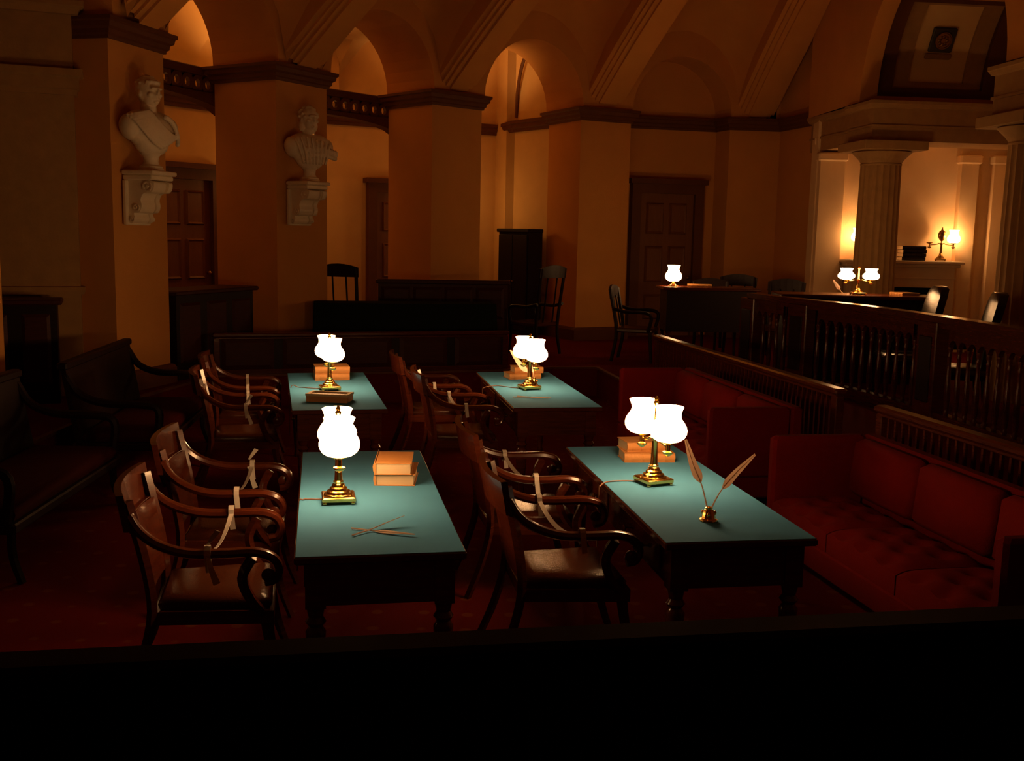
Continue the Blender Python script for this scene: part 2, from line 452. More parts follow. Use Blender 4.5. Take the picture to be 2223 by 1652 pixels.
# pierced transom beams with an arched underside, at the back of two bays
def transom(ang, r, w_, label):
    c = pol(ang, r); o = thing('transom_beam', label, 'beam', (c.x, c.y, 3.46), math.radians(ang-90), 'transom beams')
    h = w_/2; N = 16
    b = MB(); b.cbox(-h, -.10, .50, h, .14, .60, .012); b.build('top_moulding', 'trim_brown', o)
    # pierced band
    b = MB(); nh = 15; st = w_/nh
    for i in range(nh):
        x0 = -h+i*st; cx = x0+st/2; ra = st*.26; n = 10
        sq = [(x0, .30), (x0+st, .30), (x0+st, .50), (x0, .50)]
        cir = [(cx+ra*math.cos(2*math.pi*j/n+math.pi*1.25), .40+ra*math.sin(2*math.pi*j/n+math.pi*1.25)*1.15) for j in range(n)]
        outl = []
        for (px_, pz_) in cir:
            dx, dz = px_-cx, pz_-.40; q = max(abs(dx)/(st/2), abs(dz)/.10)
            outl.append((cx+dx/q, .40+dz/q))
        for y in (-.03, .03):
            base = len(b.v); b.v += [(x, y, z) for x, z in cir]+[(x, y, z) for x, z in outl]
            for j in range(n): b.f.append((base+j, base+(j+1) % n, base+n+(j+1) % n, base+n+j))
        base = len(b.v); b.v += [(x, -.03, z) for x, z in cir]+[(x, .03, z) for x, z in cir]
        for j in range(n): b.f.append((base+j, base+(j+1) % n, base+n+(j+1) % n, base+n+j))
    b.build('pierced_band', 'door_wood', o)
    b = MB(); top = []; bot = []
    for i in range(N+1):
        x = -h+w_*i/N; t = x/h; zb = .02+.22*math.sqrt(max(0, 1-t*t*.98))
        top.append((x, .30)); bot.append((x, zb))
    b.loft([[(x, -.08, z) for x, z in top], [(x, -.08, z) for x, z in bot], [(x, .10, z) for x, z in bot], [(x, .10, z) for x, z in top]], False, False)
    b.build('arched_rail', 'trim_brown', o)
transom(pang(1)-STEP/2, 11.12, 2.9, 'pierced brown transom beam in the bay left of the second bust')
transom(pang(2)-STEP/2, 11.05, 2.9, 'pierced brown transom beam in the bay right of the second bust')

# ---- doors
def door(name, c, rz, w_, h, label, fr=.16):
    o = MB(); 
    o.box(-w_/2-fr, -.06, 0, -w_/2, .10, h+fr); o.box(w_/2, -.06, 0, w_/2+fr, .10, h+fr); o.box(-w_/2, -.06, h, w_/2, .10, h+fr)
    o.box(-w_/2-fr-.05, -.12, h+fr, w_/2+fr+.05, .10, h+fr+.08)
    d = o.build(name, 'trim_brown', None, (c[0], c[1], Z0), rz); struct(d, label)
    lf = MB(); st = .12
    lf.box(-w_/2, .02, 0, w_/2, .07, h)
    leaf = lf.build('door_leaf', 'door_wood', d)
    rows = [(.12, .32), (.38, .66), (.72, .96)]
    for i, (u0, u1) in enumerate(((-w_/2+st, -.05), (.05, w_/2-st))):
        for z0, z1 in rows:
            pnl = MB(); a0, a1, b0, b1 = u0, u1, z0*h, z1*h-.06
            pnl.loft([[(a0, .02, b0), (a1, .02, b0), (a1, .02, b1), (a0, .02, b1)], [(a0+.02, -.012, b0+.02), (a1-.02, -.012, b0+.02), (a1-.02, -.012, b1-.02), (a0+.02, -.012, b1-.02)],
                      [(a0+.045, .006, b0+.045), (a1-.045, .006, b0+.045), (a1-.045, .006, b1-.045), (a0+.045, .006, b1-.045)]], True)
            pnl.build('panel', 'door_wood', leaf)
    kn = MB(); kn.lathe([(.005, 0), (.012, .002), (.012, .03), (.03, .04), (.034, .06), (.02, .075), (.003, .08)], 10, M=Matrix.Translation((w_/2-.07, .02, 1.0)) @ Matrix.Rotation(math.pi/2, 4, 'X'))
    kn.build('knob', 'dark_brass', d, smooth=True)
    return d
door('door_1', (2.58, 18.10), math.atan2(.44, 1.75), .98, 2.42, 'tall six-panelled door in a brown frame behind the single lamp')
q = pol(145.3, RO-.12); door('door_2', (q.x, q.y), math.radians(145.3-90), 1.0, 2.4, 'panelled door in the bay between the two busts')
q = pol(137.5, RO-.08); door('door_3', (-1.98, 18.52), math.radians(28), .95, 2.35, 'panelled door half hidden by a pier')

# ---- portal at the far left
pp = [(-4.30, 10.42), (-5.9, 9.80), (-6.4, 11.0), (-4.7, 11.5)]
b = MB(); b.prism(pp, Z0, 6.2); po = struct(b.build('wall_portal', 'stone'), 'dark stone portal at the left edge')
for i, (z, prof) in enumerate(((3.30, [(0, 0), (.03, 0), (.03, .05), (.05, .06), (.05, .16), (.09, .18), (.09, .24), (0, .25)]), (4.05, [(0, 0), (.06, 0), (.08, .05), (.12, .07), (.12, .12), (0, .13)]), (1.38, [(0, 0), (.03, 0), (.04, .03), (.04, .07), (0, .08)]), (Z0, BASE))):
    cornice_ring(pp, 'moulding', po, z, prof, 'stone')
for i in range(4):
    d = Vector((-1.6, -.62)).normalized(); q = Vector((-4.30, 10.42))+d*(.25+.32*i)
    b = MB(); b.lathe([(.09, 4.2), (.09, 6.1)], 10, (q.x, q.y, 0)); b.build('flute', 'stone', po, smooth=True)

# ---- straight wall with columns on the right
ED = Vector((.114, -.9935)); EN = Vector((.9935, .114)); E0 = Vector((4.80, 14.9))
def ew(t, d): q = E0+ED*t+EN*d; return (q.x, q.y)
ZE0, ZE1 = 3.42, 3.95
def entab(t0, t1, d0, d1, lab, name):
    pl = [ew(t0, d0), ew(t1, d0), ew(t1, d1), ew(t0, d1)]
    b = MB(); b.prism(pl, ZE0, ZE1); eb = struct(b.build(name, 'stone'), lab)
    for z, prof in ((ZE0+.18, [(0, 0), (.02, .0), (.02, .03), (0, .035)]), (ZE1-.10, [(0, 0), (.03, .01), (.05, .05), (.06, .06), (.06, .1), (0, .1)])):
        cornice_ring(pl, 'moulding', eb, z, prof, 'stone')
entab(-.42, .34, -.02, 2.4, 'stone beam over the column left of the fireplace', 'trim_2')
entab(3.24, 4.0, -.02, 2.4, 'stone beam over the column at the right edge', 'trim_3')
entab(-1.95, -.42, .04, .6, 'stone beam between corner pier and column', 'trim_4')
CT, RA, ZS = 1.65, 1.78, ZE1+.03; N = 24; HT = 9.7
b = MB()
arcp = [(CT+RA*math.cos(math.pi*(1-i/N)), ZS+RA*math.sin(math.pi*(1-i/N))) for i in range(N+1)]
base = len(b.v)
for t, z in arcp: b.v.append((*ew(t, -.02), z))
for i in range(N+1): b.v.append((*ew(lerp(-1.95, 5.4, i/N), -.02), HT))
for i in range(N): b.f.append((base+i, base+i+1, base+N+2+i, base+N+1+i))
e = len(b.v); b.v += [(*ew(-1.95, -.02), ZE1), (*ew(5.4, -.02), ZE1)]
b.f.append((base, base+N+1, e)); b.f.append((base+N, e+1, base+2*N+1))
b.prism([ew(5.4, -.02), ew(16, -.02), ew(16, .5), ew(5.4, .5)], Z0, HT)
b.prism([ew(-1.95, 2.4), ew(5.5, 2.4), ew(5.5, 2.6), ew(-1.95, 2.6)], ZE1, HT)
b.prism([ew(-1.95, .0), ew(-1.8, .0), ew(-1.8, 2.4), ew(-1.95, 2.4)], ZE1, HT)
er = struct(b.build('wall_right', 'plaster'), 'straight wall above the columns with an arched opening')
# coffered barrel behind the arch
def bp(phi, n, r): a = math.radians(phi); return (*ew(CT-r*math.cos(a), n), ZS+r*math.sin(a))
def rect(p0, p1, n0, n1, r, k=10):
    top = [bp(lerp(p0, p1, i/k), n0, r) for i in range(k+1)]; bot = [bp(lerp(p1, p0, i/k), n1, r) for i in range(k+1)]
    return top+bot
NB0, NB1 = -.02, 2.38
bar = MB()
def patch(p0, p1, n0, n1, r, k=10):
    bar.loft([[bp(lerp(p0, p1, i/k), n0, r) for i in range(k+1)], [bp(lerp(p0, p1, i/k), n1, r) for i in range(k+1)]], False, False)
for lo, hi in ((3, 47), (53, 127), (133, 177)):
    patch(lo, hi, NB0, .23, RA); patch(lo, hi, 2.07, NB1, RA)
for lo, hi in ((-1, 3), (47, 53), (127, 133), (177, 181)): patch(lo, hi, NB0, NB1, RA, 3)
vb_ = bar.build('barrel_soffit', 'plaster', er)
for lo, hi in ((3, 47), (53, 127), (133, 177)):
    c1 = MB(); c1.loft([rect(lo, hi, .23, 2.07, RA), rect(lo, hi, .23, 2.07, RA+.10), rect(lo+4, hi-4, .48, 1.82, RA+.10), rect(lo+4, hi-4, .48, 1.82, RA+.17)], False); c1.build('coffer_frame', 'trim_brown', er)  # outer steps in the dark trim colour, standing in for their shadow
    c1 = MB(); c1.loft([rect(lo+4, hi-4, .48, 1.82, RA+.17), rect(lo+6.5, hi-6, .74, 1.56, RA+.17), rect(lo+6.5, hi-6, .74, 1.56, RA+.21)], False); c1.build('coffer_frame', 'stone', er)
    c1 = MB(); k = 10; lo2, hi2 = lo+6.5, hi-6
    c1.loft([[bp(lerp(lo2, hi2, i/k), .74, RA+.21) for i in range(k+1)], [bp(lerp(lo2, hi2, i/k), 1.56, RA+.21) for i in range(k+1)]], False, False); c1.build('coffer_panel', 'plaster_pale', er)
# dark square rosette in the coffer
ph = math.radians(26.6); cx, cy, cz = bp(26.6, 1.115, RA+.20)
plq = thing('coffer_rosette', 'dark square rosette in the coffered vault above the columns', 'rosette')
ax = Vector((EN.x, EN.y, 0)); up_ = Vector((ED.x*math.sin(ph), ED.y*math.sin(ph), math.cos(ph))); nr = ax.cross(up_)
inw = Vector((ED.x*math.cos(ph), ED.y*math.cos(ph), -math.sin(ph)))
if nr.dot(inw) > 0: nr = -nr
mm = Matrix.Identity(4)
for i in range(3): mm[i][0], mm[i][1], mm[i][2] = ax[i], nr[i], up_[i]
mm[0][3], mm[1][3], mm[2][3] = cx, cy, cz
plq.matrix_world = mm
b = MB(); b.cbox(-.17, -.05, -.17, .17, .0, .17, .012); b.build('panel', 'plaque', plq)
b = MB(); b.lathe([(.105, -.004), (.118, .0), (.124, .012), (.118, .02), (.105, .02), (.098, .008)], 28, M=Matrix.Translation((0, -.05, 0)) @ Matrix.Rotation(math.pi/2, 4, 'X')); b.build('ring', 'dark_brass', plq, smooth=True)
for i in range(8):
    a = 2*math.pi*i/8
    b = MB(); b.lathe([(.028, 0), (.024, .012), (.008, .02)], 8, M=Matrix.Translation((.055*math.cos(a), -.05, .055*math.sin(a))) @ Matrix.Rotation(math.pi/2, 4, 'X')); b.build('petal', 'dark_brass', plq, smooth=True)
b = MB(); b.cbox(-.19, -.04, -.27, .19, .0, -.19, .01); b.build('sill', 'stone', plq)

# Doric columns
def column(c, label):
    o = thing('column', label, 'column', (c[0], c[1], Z0), math.atan2(ED.y, ED.x), 'fluted columns')
    H = ZE0-Z0; NF = 20
    def fl(z, r):
        out = []
        for i in range(NF*4):
            a = 2*math.pi*i/(NF*4); ph = (i % 4)/4.0
            out.append((r*(1-.055*math.sin(math.pi*ph))*math.cos(a), r*(1-.055*math.sin(math.pi*ph))*math.sin(a), z))
        return out
    b = MB(); zs = [0, .3, .9, 1.6, 2.2, H-.30]
    b.loft([fl(z, .300-.030*(z/H)**1.3) for z in zs], True); b.build('shaft', 'stone', o, smooth=True, angle=30)
    b = MB(); b.lathe([(.272, H-.32), (.28, H-.30), (.272, H-.285), (.28, H-.27), (.30, H-.24), (.37, H-.17), (.40, H-.14), (.38, H-.125)], 32); b.build('capital', 'stone', o, smooth=True)
    b = MB(); b.cbox(-.45, -.45, H-.125, .45, .45, H, .008); b.build('abacus', 'stone', o)
    return o
def on_axis(y): t = (14.9-y)/.9935; return ew(t, .30)
column((5.08, 14.9), 'fluted stone column left of the lit fireplace')
column((5.50, 11.35), 'fluted stone column at the right edge of the view')

# loggia behind the columns
FX0, FX1, FY = 4.62, 7.7, 16.45
b = MB(); b.box(FX0, FY, Z0, FX1+.3, FY+.3, 4.4); b.box(FX1, 9.0, Z0, FX1+.3, FY, 9.7); b.prism([ew(6.0, .5), ew(6.0, 2.2), ew(6.2, 2.2), ew(6.2, .5)], Z0, 9.7)
lo = struct(b.build('wall_loggia', 'plaster_lit'), 'pale wall of the recess behind the columns, lit by the mantel lamps')
b = MB(); b.prism([(4.6, FY+.1), (FX1+.1, FY+.1), (FX1+.1, 15.3), ew(-.40, 2.3), ew(-.40, .3), ew(-1.9, .3)], ZE0+.1, ZE0+.2); struct(b.build('ceiling_loggia', 'plaster_lit'), 'flat ceiling over the fireplace')
def pilaster(x0, x1, y0=FY-.14):
    b = MB(); b.box(x0, y0, Z0, x1, FY+.02, ZE0-.16); b.build('pilaster', 'plaster_lit', lo)
    b = MB(); b.cbox(x0-.04, y0-.04, ZE0-.16, x1+.04, FY+.02, ZE0-.03, .02); b.build('pilaster_cap', 'plaster_lit', lo)
pilaster(4.64, 5.02); pilaster(6.80, 7.06); pilaster(7.30, 7.62)

# big stone-coloured block hiding the seam between corner pier and loggia
# ---- fireplace
fp = thing('fireplace', 'pale stone fireplace with mantel shelf carrying books and lamps', 'fireplace', (5.95, FY, Z0))
b = MB(); b.cbox(-.92, -.36, 1.36, .92, -.005, 1.41, .01); b.cbox(-.88, -.31, 1.31, .88, -.005, 1.36, .008); b.build('shelf', 'mantel', fp)
b = MB(); b.box(-.82, -.24, 1.0, .82, -.005, 1.31); b.build('frieze', 'mantel', fp)
b = MB(); b.cbox(-.84, -.262, 1.13, .84, -.24, 1.155, .005); b.build('moulding', 'mantel', fp)
for s in (-1, 1):
    b = MB(); b.box(s*.82-(.26 if s > 0 else 0), -.26, 0, s*.82+(.26 if s < 0 else 0), -.005, 1.0); b.build('jamb', 'mantel', fp)
b = MB(); b.box(-.56, -.06, 0, .56, -.004, 1.0); b.build('firebox', 'soot', fp)

# ================================================================== FURNITURE
TW, TL, TH = .70, 2.05, .76
def turned_leg(h, r=.038):
    return [(r*.62, 0), (r*.7, .01), (r*.72, .03), (r*.55, .05), (r*.72, .12), (r*1.0, h*.55), (r*1.12, h*.78), (r*.75, h*.82), (r*1.15, h*.86), (r*.8, h*.9), (r*1.1, h)]
def make_table():
    o = thing('writing_table', '', 'table')
    b = MB(); b.cbox(-TW/2, -TL/2, TH-.035, TW/2, TL/2, TH-.002, .006); b.build('tabletop', 'mahogany', o)
    b = MB(); b.cbox(-TW/2+.006, -TL/2+.006, TH-.004, TW/2-.006, TL/2-.006, TH, .0015); b.build('baize', 'felt', o)
    b = MB(); b.box(-TW/2+.05, -TL/2+.05, TH-.225, -TW/2+.075, TL/2-.05, TH-.035); b.build('apron', 'mahogany', o)
    b = MB(); b.box(TW/2-.075, -TL/2+.05, TH-.225, TW/2-.05, TL/2-.05, TH-.035); b.build('apron', 'mahogany', o)
    b = MB(); b.box(-TW/2+.075, -TL/2+.05, TH-.225, TW/2-.075, -TL/2+.075, TH-.035); b.build('apron', 'mahogany', o)
    b = MB(); b.box(-TW/2+.075, TL/2-.075, TH-.225, TW/2-.075, TL/2-.05, TH-.035); b.build('apron', 'mahogany', o)
    for i, y0 in enumerate((-TL/2+.2, .12)):
        b = MB(); b.cbox(-TW/2+.036, y0, TH-.195, -TW/2+.052, y0+.70, TH-.065, .004); dr = b.build('drawer', 'mahogany', o)
        for yy in (.2, .5):
            k_ = MB(); k_.lathe([(.006, 0), (.006, .012), (.014, .018), (.015, .026), (.004, .032)], 10, M=Matrix.Translation((-TW/2+.036, y0+yy, TH-.13)) @ Matrix.Rotation(-math.pi/2, 4, 'Y')); k_.build('knob', 'dark_brass', dr, smooth=True)
    b = MB(); b.lathe(turned_leg(TH-.225), 14)
    leg = None
    for sx in (-1, 1):
        for sy in (-1, 1):
            L_ = (sx*(TW/2-.085), sy*(TL/2-.085), 0)
            if leg is None: leg = b.build('leg', 'mahogany', o, L_, smooth=True)
            else: inst(leg, o, L_)
            bb = MB(); bb.box(-.042, -.042, TH-.235, .042, .042, TH-.035); bb.build('leg_block', 'mahogany', o, L_)
    return o
TABLES = {'A': (-.701, 5.123, .183), 'B': (.852, 5.428, .163), 'C': (-1.485, 8.567, .228), 'D': (.182, 8.882, .174)}
TLAB = {'A': 'mahogany writing table with green baize top, nearest on the left', 'B': 'mahogany writing table with green baize top, nearest on the right with upright quills',
        'C': 'mahogany writing table with green baize top carrying a shallow tray, far left', 'D': 'mahogany writing table with green baize top at the far right, beside the carpet'}
T0 = make_table()
for i, n in enumerate('ABCD'):
    x, y, rz = TABLES[n]
    t = T0 if i == 0 else copy_tree(T0)
    t.location = (x, y, 0); t.rotation_euler = (0, 0, rz); t['label'] = TLAB[n]; t['group'] = 'writing tables'
def tl(n, lx, ly):
    x, y, a = TABLES[n]; c, s = math.cos(a), math.sin(a)
    return (x+lx*c-ly*s, y+lx*s+ly*c)

# ---- arm chairs (face +x)
def make_chair():
    o = thing('armchair', '', 'chair')
    # seat frame and seat pad
    b = MB(); b.loft([[(-.24, -.24, z), (.27, -.29, z), (.27, .29, z), (-.24, .24, z)] for z in (.36, .42)]); b.build('seat_frame', 'mahogany', o)
    b = MB(); rs = []
    for z, i in ((.415, .01), (.445, 0), (.468, .02), (.478, .06), (.483, .13)):
        rs.append([(-.22+i, -.22+i*.9, z), (.24-i, -.265+i, z), (.262-i, -.245+i, z), (.262-i, .245-i, z), (.24-i, .265-i, z), (-.22+i, .22-i*.9, z)])
    b.loft(rs); b.build('seat', 'leather', o, smooth=True, angle=60)
    for sy in (-1, 1):
        # sabre front leg
        b = MB(); pth = smoothcurve([(.235, sy*.255, .40), (.25, sy*.262, .28), (.28, sy*.268, .14), (.33, sy*.275, 0)], 4)
        b.tube(pth, [lerp(.028, .017, i/(len(pth)-1)) for i in range(len(pth))], 4, up=(0, 1, 0)); b.build('leg', 'mahogany', o)
        # rear leg running up into the back post
        b = MB(); pth = smoothcurve([(-.37, sy*.265, 0), (-.29, sy*.255, .2), (-.24, sy*.248, .42), (-.265, sy*.255, .65), (-.325, sy*.275, .92)], 4)
        b.tube(pth, [lerp(.02, .024, i/(len(pth)-1)) for i in range(len(pth))], 4, up=(0, 1, 0)); b.build('leg', 'mahogany', o)
        # arm: flows from the back post, dips and rolls over in front
        b = MB()
        pth = smoothcurve([(-.318, sy*.285, .86), (-.27, sy*.302, .79), (-.19, sy*.317, .735), (-.07, sy*.325, .70), (.08, sy*.325, .695), (.19, sy*.325, .695), (.265, sy*.325, .67), (.292, sy*.322, .62), (.275, sy*.32, .575), (.235, sy*.318, .565)], 4)
        b.tube(pth, [.030]*len(pth), 8, flat=.75, up=(0, 1, 0)); arm = b.build('arm', 'mahogany', o, smooth=True)
        b = MB(); pth = smoothcurve([(.18, sy*.318, .67), (.14, sy*.305, .58), (.17, sy*.285, .48), (.225, sy*.268, .40)], 4)
        b.tube(pth, [lerp(.026, .022, i/(len(pth)-1)) for i in range(len(pth))], 6, up=(0, 1, 0)); b.build('arm_support', 'mahogany', arm, smooth=True)
        b = MB(); b.lathe([(.012, -.006), (.028, 0), (.03, .012), (.014, .02)], 12, M=Matrix.Translation((.25, sy*.34, .60)) @ Matrix.Rotation(-sy*math.pi/2, 4, 'X')); b.build('scroll_boss', 'mahogany', arm, smooth=True)
    # curved top rail
    b = MB(); rs = []
    for i in range(9):
        y = -.325+.65*i/8; bow = .045*(1-(y/.325)**2)
        x = -.325-bow
        rs.append([(x-.016-.02, y, .955), (x+.014-.02, y, .958), (x+.02, y, .80), (x-.008, y, .80)])
    b.loft(rs); b.build('top_rail', 'mahogany', o, smooth=True, angle=35)
    b = MB(); rs = []
    for i in range(9):
        y = -.245+.49*i/8; k_ = 1-(y/.245)**2
        rs.append([(-.300-.040*k_, y, .81), (-.286-.040*k_, y, .81), (-.252-.030*k_, y, .64), (-.234-.018*k_, y, .47), (-.248-.018*k_, y, .47), (-.266-.030*k_, y, .64)])
    b.loft(rs); b.build('back_panel', 'mahogany', o, smooth=True, angle=35)
    b = MB(); rs = []
    for i in range(9):
        y = -.30+.60*i/8; bow = .045*(1-(y/.30)**2); x = -.302-bow
        rs.append([(x-.012, y, .812), (x+.016, y, .812), (x+.020, y, .80), (x+.016, y, .788), (x-.012, y, .788)])
    b.loft(rs); b.build('back_moulding', 'mahogany', o, smooth=True, angle=35)
    return o
CHAIRS = [('A', -.40, -.72, 'front chair at the near left table', 'mahogany armchair with ribbon, nearest to the viewer on the left'),
          ('A', .635, -.72, 'rear chair at the near left table', 'mahogany armchair with bow-tied ribbon behind the nearest left chair'),
          ('B', -.35, -.655, 'front chair at the near right table', 'mahogany armchair with glossy brown leather seat at the quill table'),
          ('B', .76, -.655, 'rear chair', 'mahogany armchair with bright edged top rail, rear one at the quill table'),
          ('C', -.18, -.715, '', 'mahogany armchair at the table with the tray, the nearer one'),
          ('C', .86, -.71, '', 'mahogany armchair at the table with the tray, the farther one'),
          ('D', -.30, -.665, '', 'mahogany armchair at the far right table, the nearer one'),
          ('D', .875, -.77, '', 'mahogany armchair at the far right table, the farther one')]
CH0 = make_chair(); CPOS = []
for i, (n, ly, lx, _, lab) in enumerate(CHAIRS):
    x, y = tl(n, lx, ly); rz = TABLES[n][2]+(.02, -.03, .0, .03, .04, -.02, .02, .05)[i]
    c = CH0 if i == 0 else copy_tree(CH0)
    c.location = (x, y, 0); c.rotation_euler = (0, 0, rz); c['label'] = lab; c['group'] = 'mahogany armchairs at the writing tables'
    CPOS.append((x, y, rz))

# ---- white ribbons tied from arm to arm
def ribbon(i, x, y, rz, lab, ux=.02, bow=0, slack=.07, uxb=None):
    o = thing('ribbon', lab, 'ribbon', (x, y, 0), rz, 'ribbons tied across the armchairs')
    ub = ux if uxb is None else uxb
    for sy, u in ((-1, ux), (1, ub)):
        b = MB(); cy = sy*.325; n = 10
        pth = [(u, cy+.032*math.cos(2*math.pi*k/n), .697+.036*math.sin(2*math.pi*k/n)) for k in range(n+1)]
        b.strip(pth, .026, .0015, (1, 0, 0)); b.build('wrap', 'ribbon', o)
        b = MB(); b.strip([(u, cy-.0335, .70), (u+.004, cy-.036, .66), (u+.008, cy-.038, .625)], .026, .0015, (1, 0, 0)); b.build('tail', 'ribbon', o)
    b = MB(); pth = []
    for k in range(11):
        t = k/10; pth.append((lerp(ux, ub, t), lerp(-.29, .29, t), .70-slack*4*t*(1-t)))
    b.strip(pth, .022, .0015, [(1, 0, .5*math.sin(3*k/10)) for k in range(11)]); b.build('strand', 'ribbon', o)
    if bow:
        b = MB()
        cy = -.325 if bow < 0 else .325
        b.strip([(ux, cy, .735), (ux+.02, cy-.01, .765), (ux+.045, cy-.02, .80)], [.012, .02, .026], .0015, (1, .2, 0)); b.build('bow_end', 'ribbon', o)
        b = MB(); b.strip([(ux, cy-.03, .70), (ux+.015, cy-.05, .65), (ux+.04, cy-.06, .58)], [.014, .022, .03], .0015, (1, .2, 0)); b.build('bow_end', 'ribbon', o)
    return o
RL = ['white ribbon with a frayed hanging end on the nearest left chair', 'white ribbon with a bow on the second chair of the near left table', 'white ribbon across the brown leather seat by the quill table',
      'white ribbon on the rear chair of the quill table', 'white ribbon on the nearer chair by the tray table', 'white ribbon on the farther chair by the tray table', 'white ribbon on the nearer chair of the far right table', 'white ribbon on the farther chair of the far right table']
for i, (x, y, rz) in enumerate(CPOS):
    ribbon(i, x, y, rz, RL[i], (.00, .06, .02, .00, .02, .03, .00, -.04)[i], (-1, 1, 0, 0, -1, 0, 0, 0)[i], (.05, .03, .06, .05, .04, .04, .05, .05)[i], (.06, .08, -.06, -.06, .05, .0, -.05, -.08)[i])

# ---- double arm lamps
SHADE_P = [(.045, .252), (.062, .257), (.082, .271), (.0935, .291), (.096, .312), (.091, .333), (.079, .352), (.067, .368), (.0615, .384), (.0625, .402), (.068, .420), (.0745, .433), (.072, .435), (.063, .418), (.057, .402), (.056, .384), (.062, .366), (.074, .349), (.085, .331), (.090, .312), (.078, .278), (.04, .256)]
def make_lamp(name, sep=.13, shade='lit_shade', lit=(1, 1), low=0.0):
    o = thing(name, '', 'lamp')
    b = MB(); b.cbox(-.080, -.080, .012, .080, .080, .036, .005); b.build('base', 'brass', o)
    b = MB(); b.lathe([(.005, 0), (.011, .004), (.012, .010), (.008, .016)], 10)
    ft = None
    for sx in (-1, 1):
        for sy in (-1, 1):
            if ft is None: ft = b.build('foot', 'brass', o, (sx*.066, sy*.066, 0), smooth=True)
            else: inst(ft, o, (sx*.066, sy*.066, 0))
    b = MB(); b.lathe([(.072, .035), (.070, .040), (.058, .044), (.056, .054), (.044, .060), (.042, .070), (.032, .076), (.030, .086), (.024, .092), (.026, .100), (.020, .106)], 24); b.build('stepped_foot', 'brass', o, smooth=True)
    b = MB(); b.lathe([(.020, .10), (.018, .14), (.0145, .235), (.018, .240), (.020, .248), (.012, .256), (.009, .262), (.008, .42), (.012, .425), (.016, .436), (.010, .446)], 14); b.build('stem', 'brass', o, smooth=True)
    b = MB(); b.lathe([(.006, .445), (.012, .452), (.010, .462), (.004, .471)], 10); b.build('finial', 'brass', o, smooth=True)
    for i, s in enumerate((-1, 1)):
        b = MB(); pth = smoothcurve([(s*.010, 0, .232), (s*.035, 0, .246), (s*.07, 0, .232), (s*(sep-.012), 0, .222)], 4); b.tube(pth, .0065, 8); b.build('arm', 'brass', o, smooth=True)
        b = MB(); b.lathe([(.003, .172), (.012, .176), (.022, .184), (.028, .192), (.028, .198), (.013, .203), (.012, .235), (.020, .24), (.042, .247), (.047, .254), (.047, .262), (.030, .262), (.01, .262)], 18, (s*sep, 0, 0)); b.build('burner', 'brass', o, smooth=True)
        b = MB(); b.lathe(SHADE_P, 28, (s*sep, 0, 0), caps=False)
        sh = b.build('lamp_shade', shade, o, smooth=True, angle=80)
    return o
LAMPS = {'A': (-.829, 4.948, (.048, -.232), 'brass double lamp whose two glowing shades line up, front left table'),
         'B': (.763, 5.456, (.095, -.215), 'brass double lamp with glowing shades beside the upright quills'),
         'C': (-1.498, 8.527, (.086, -.222), 'brass double lamp with glowing shades behind the shallow tray'),
         'D': (.148, 8.796, (.093, -.22), 'brass double lamp with glowing shades in front of a white quill, far right table')}
L0 = make_lamp('table_lamp')
for i, n in enumerate('ABCD'):
    x, y, d, lab = LAMPS[n]
    l = L0 if i == 0 else copy_tree(L0)
    ang = math.atan2(d[1], d[0]); l.location = (x, y, TH); l.rotation_euler = (0, 0, ang)
    l['label'] = lab; l['group'] = 'double brass lamps on the writing tables'
# the base of each lamp stands square to its table: turn the base parts back
for n, l in zip('ABCD', [o for o in bpy.data.objects if o.name.startswith('table_lamp')]):
    pass
# lamp cords
def cord(n, pts, lab):
    b = MB(); b.tube(smoothcurve([(x, y, z) for x, y, z in pts], 5), .0035, 6)
    tag(b.build('lamp_cord', 'cord', smooth=True), lab, 'cord', 'cords of the table lamps')
xa, ya = LAMPS['A'][:2]; cord('A', [(xa-.075, ya+.01, TH+.005), (xa-.15, ya+.012, TH+.004), (-1.00, 4.95, TH+.004), (-1.025, 4.945, TH-.03), (-1.03, 4.94, TH-.35)], 'thin brown cord running left from the near left lamp')
xa, ya = LAMPS['B'][:2]; cord('B', [(xa-.075, ya+.02, TH+.005), (xa-.15, ya+.03, TH+.004), (xa-.24, ya+.0, TH+.004), (.478, 5.395, TH-.004), (.468, 5.38, TH-.05), (.466, 5.37, TH-.4)], 'thin brown cord curling off the quill table edge')
xa, ya = LAMPS['D'][:2]; cord('D', [(xa-.075, ya+.03, TH+.005), (xa-.15, ya+.05, TH+.004), (xa-.27, ya+.13, TH+.004), (-.235, 8.86, TH-.004), (-.25, 8.86, TH-.06), (-.25, 8.86, TH-.4)], 'thin brown cord behind the far right lamp')
xa, ya = LAMPS['C'][:2]; cord('C', [(xa-.075, ya+.03, TH+.005), (xa-.17, ya+.05, TH+.004), (xa-.27, ya+.08, TH+.004), (-1.835, 8.59, TH-.01), (-1.845, 8.59, TH-.4)], 'thin brown cord beside the far left lamp')

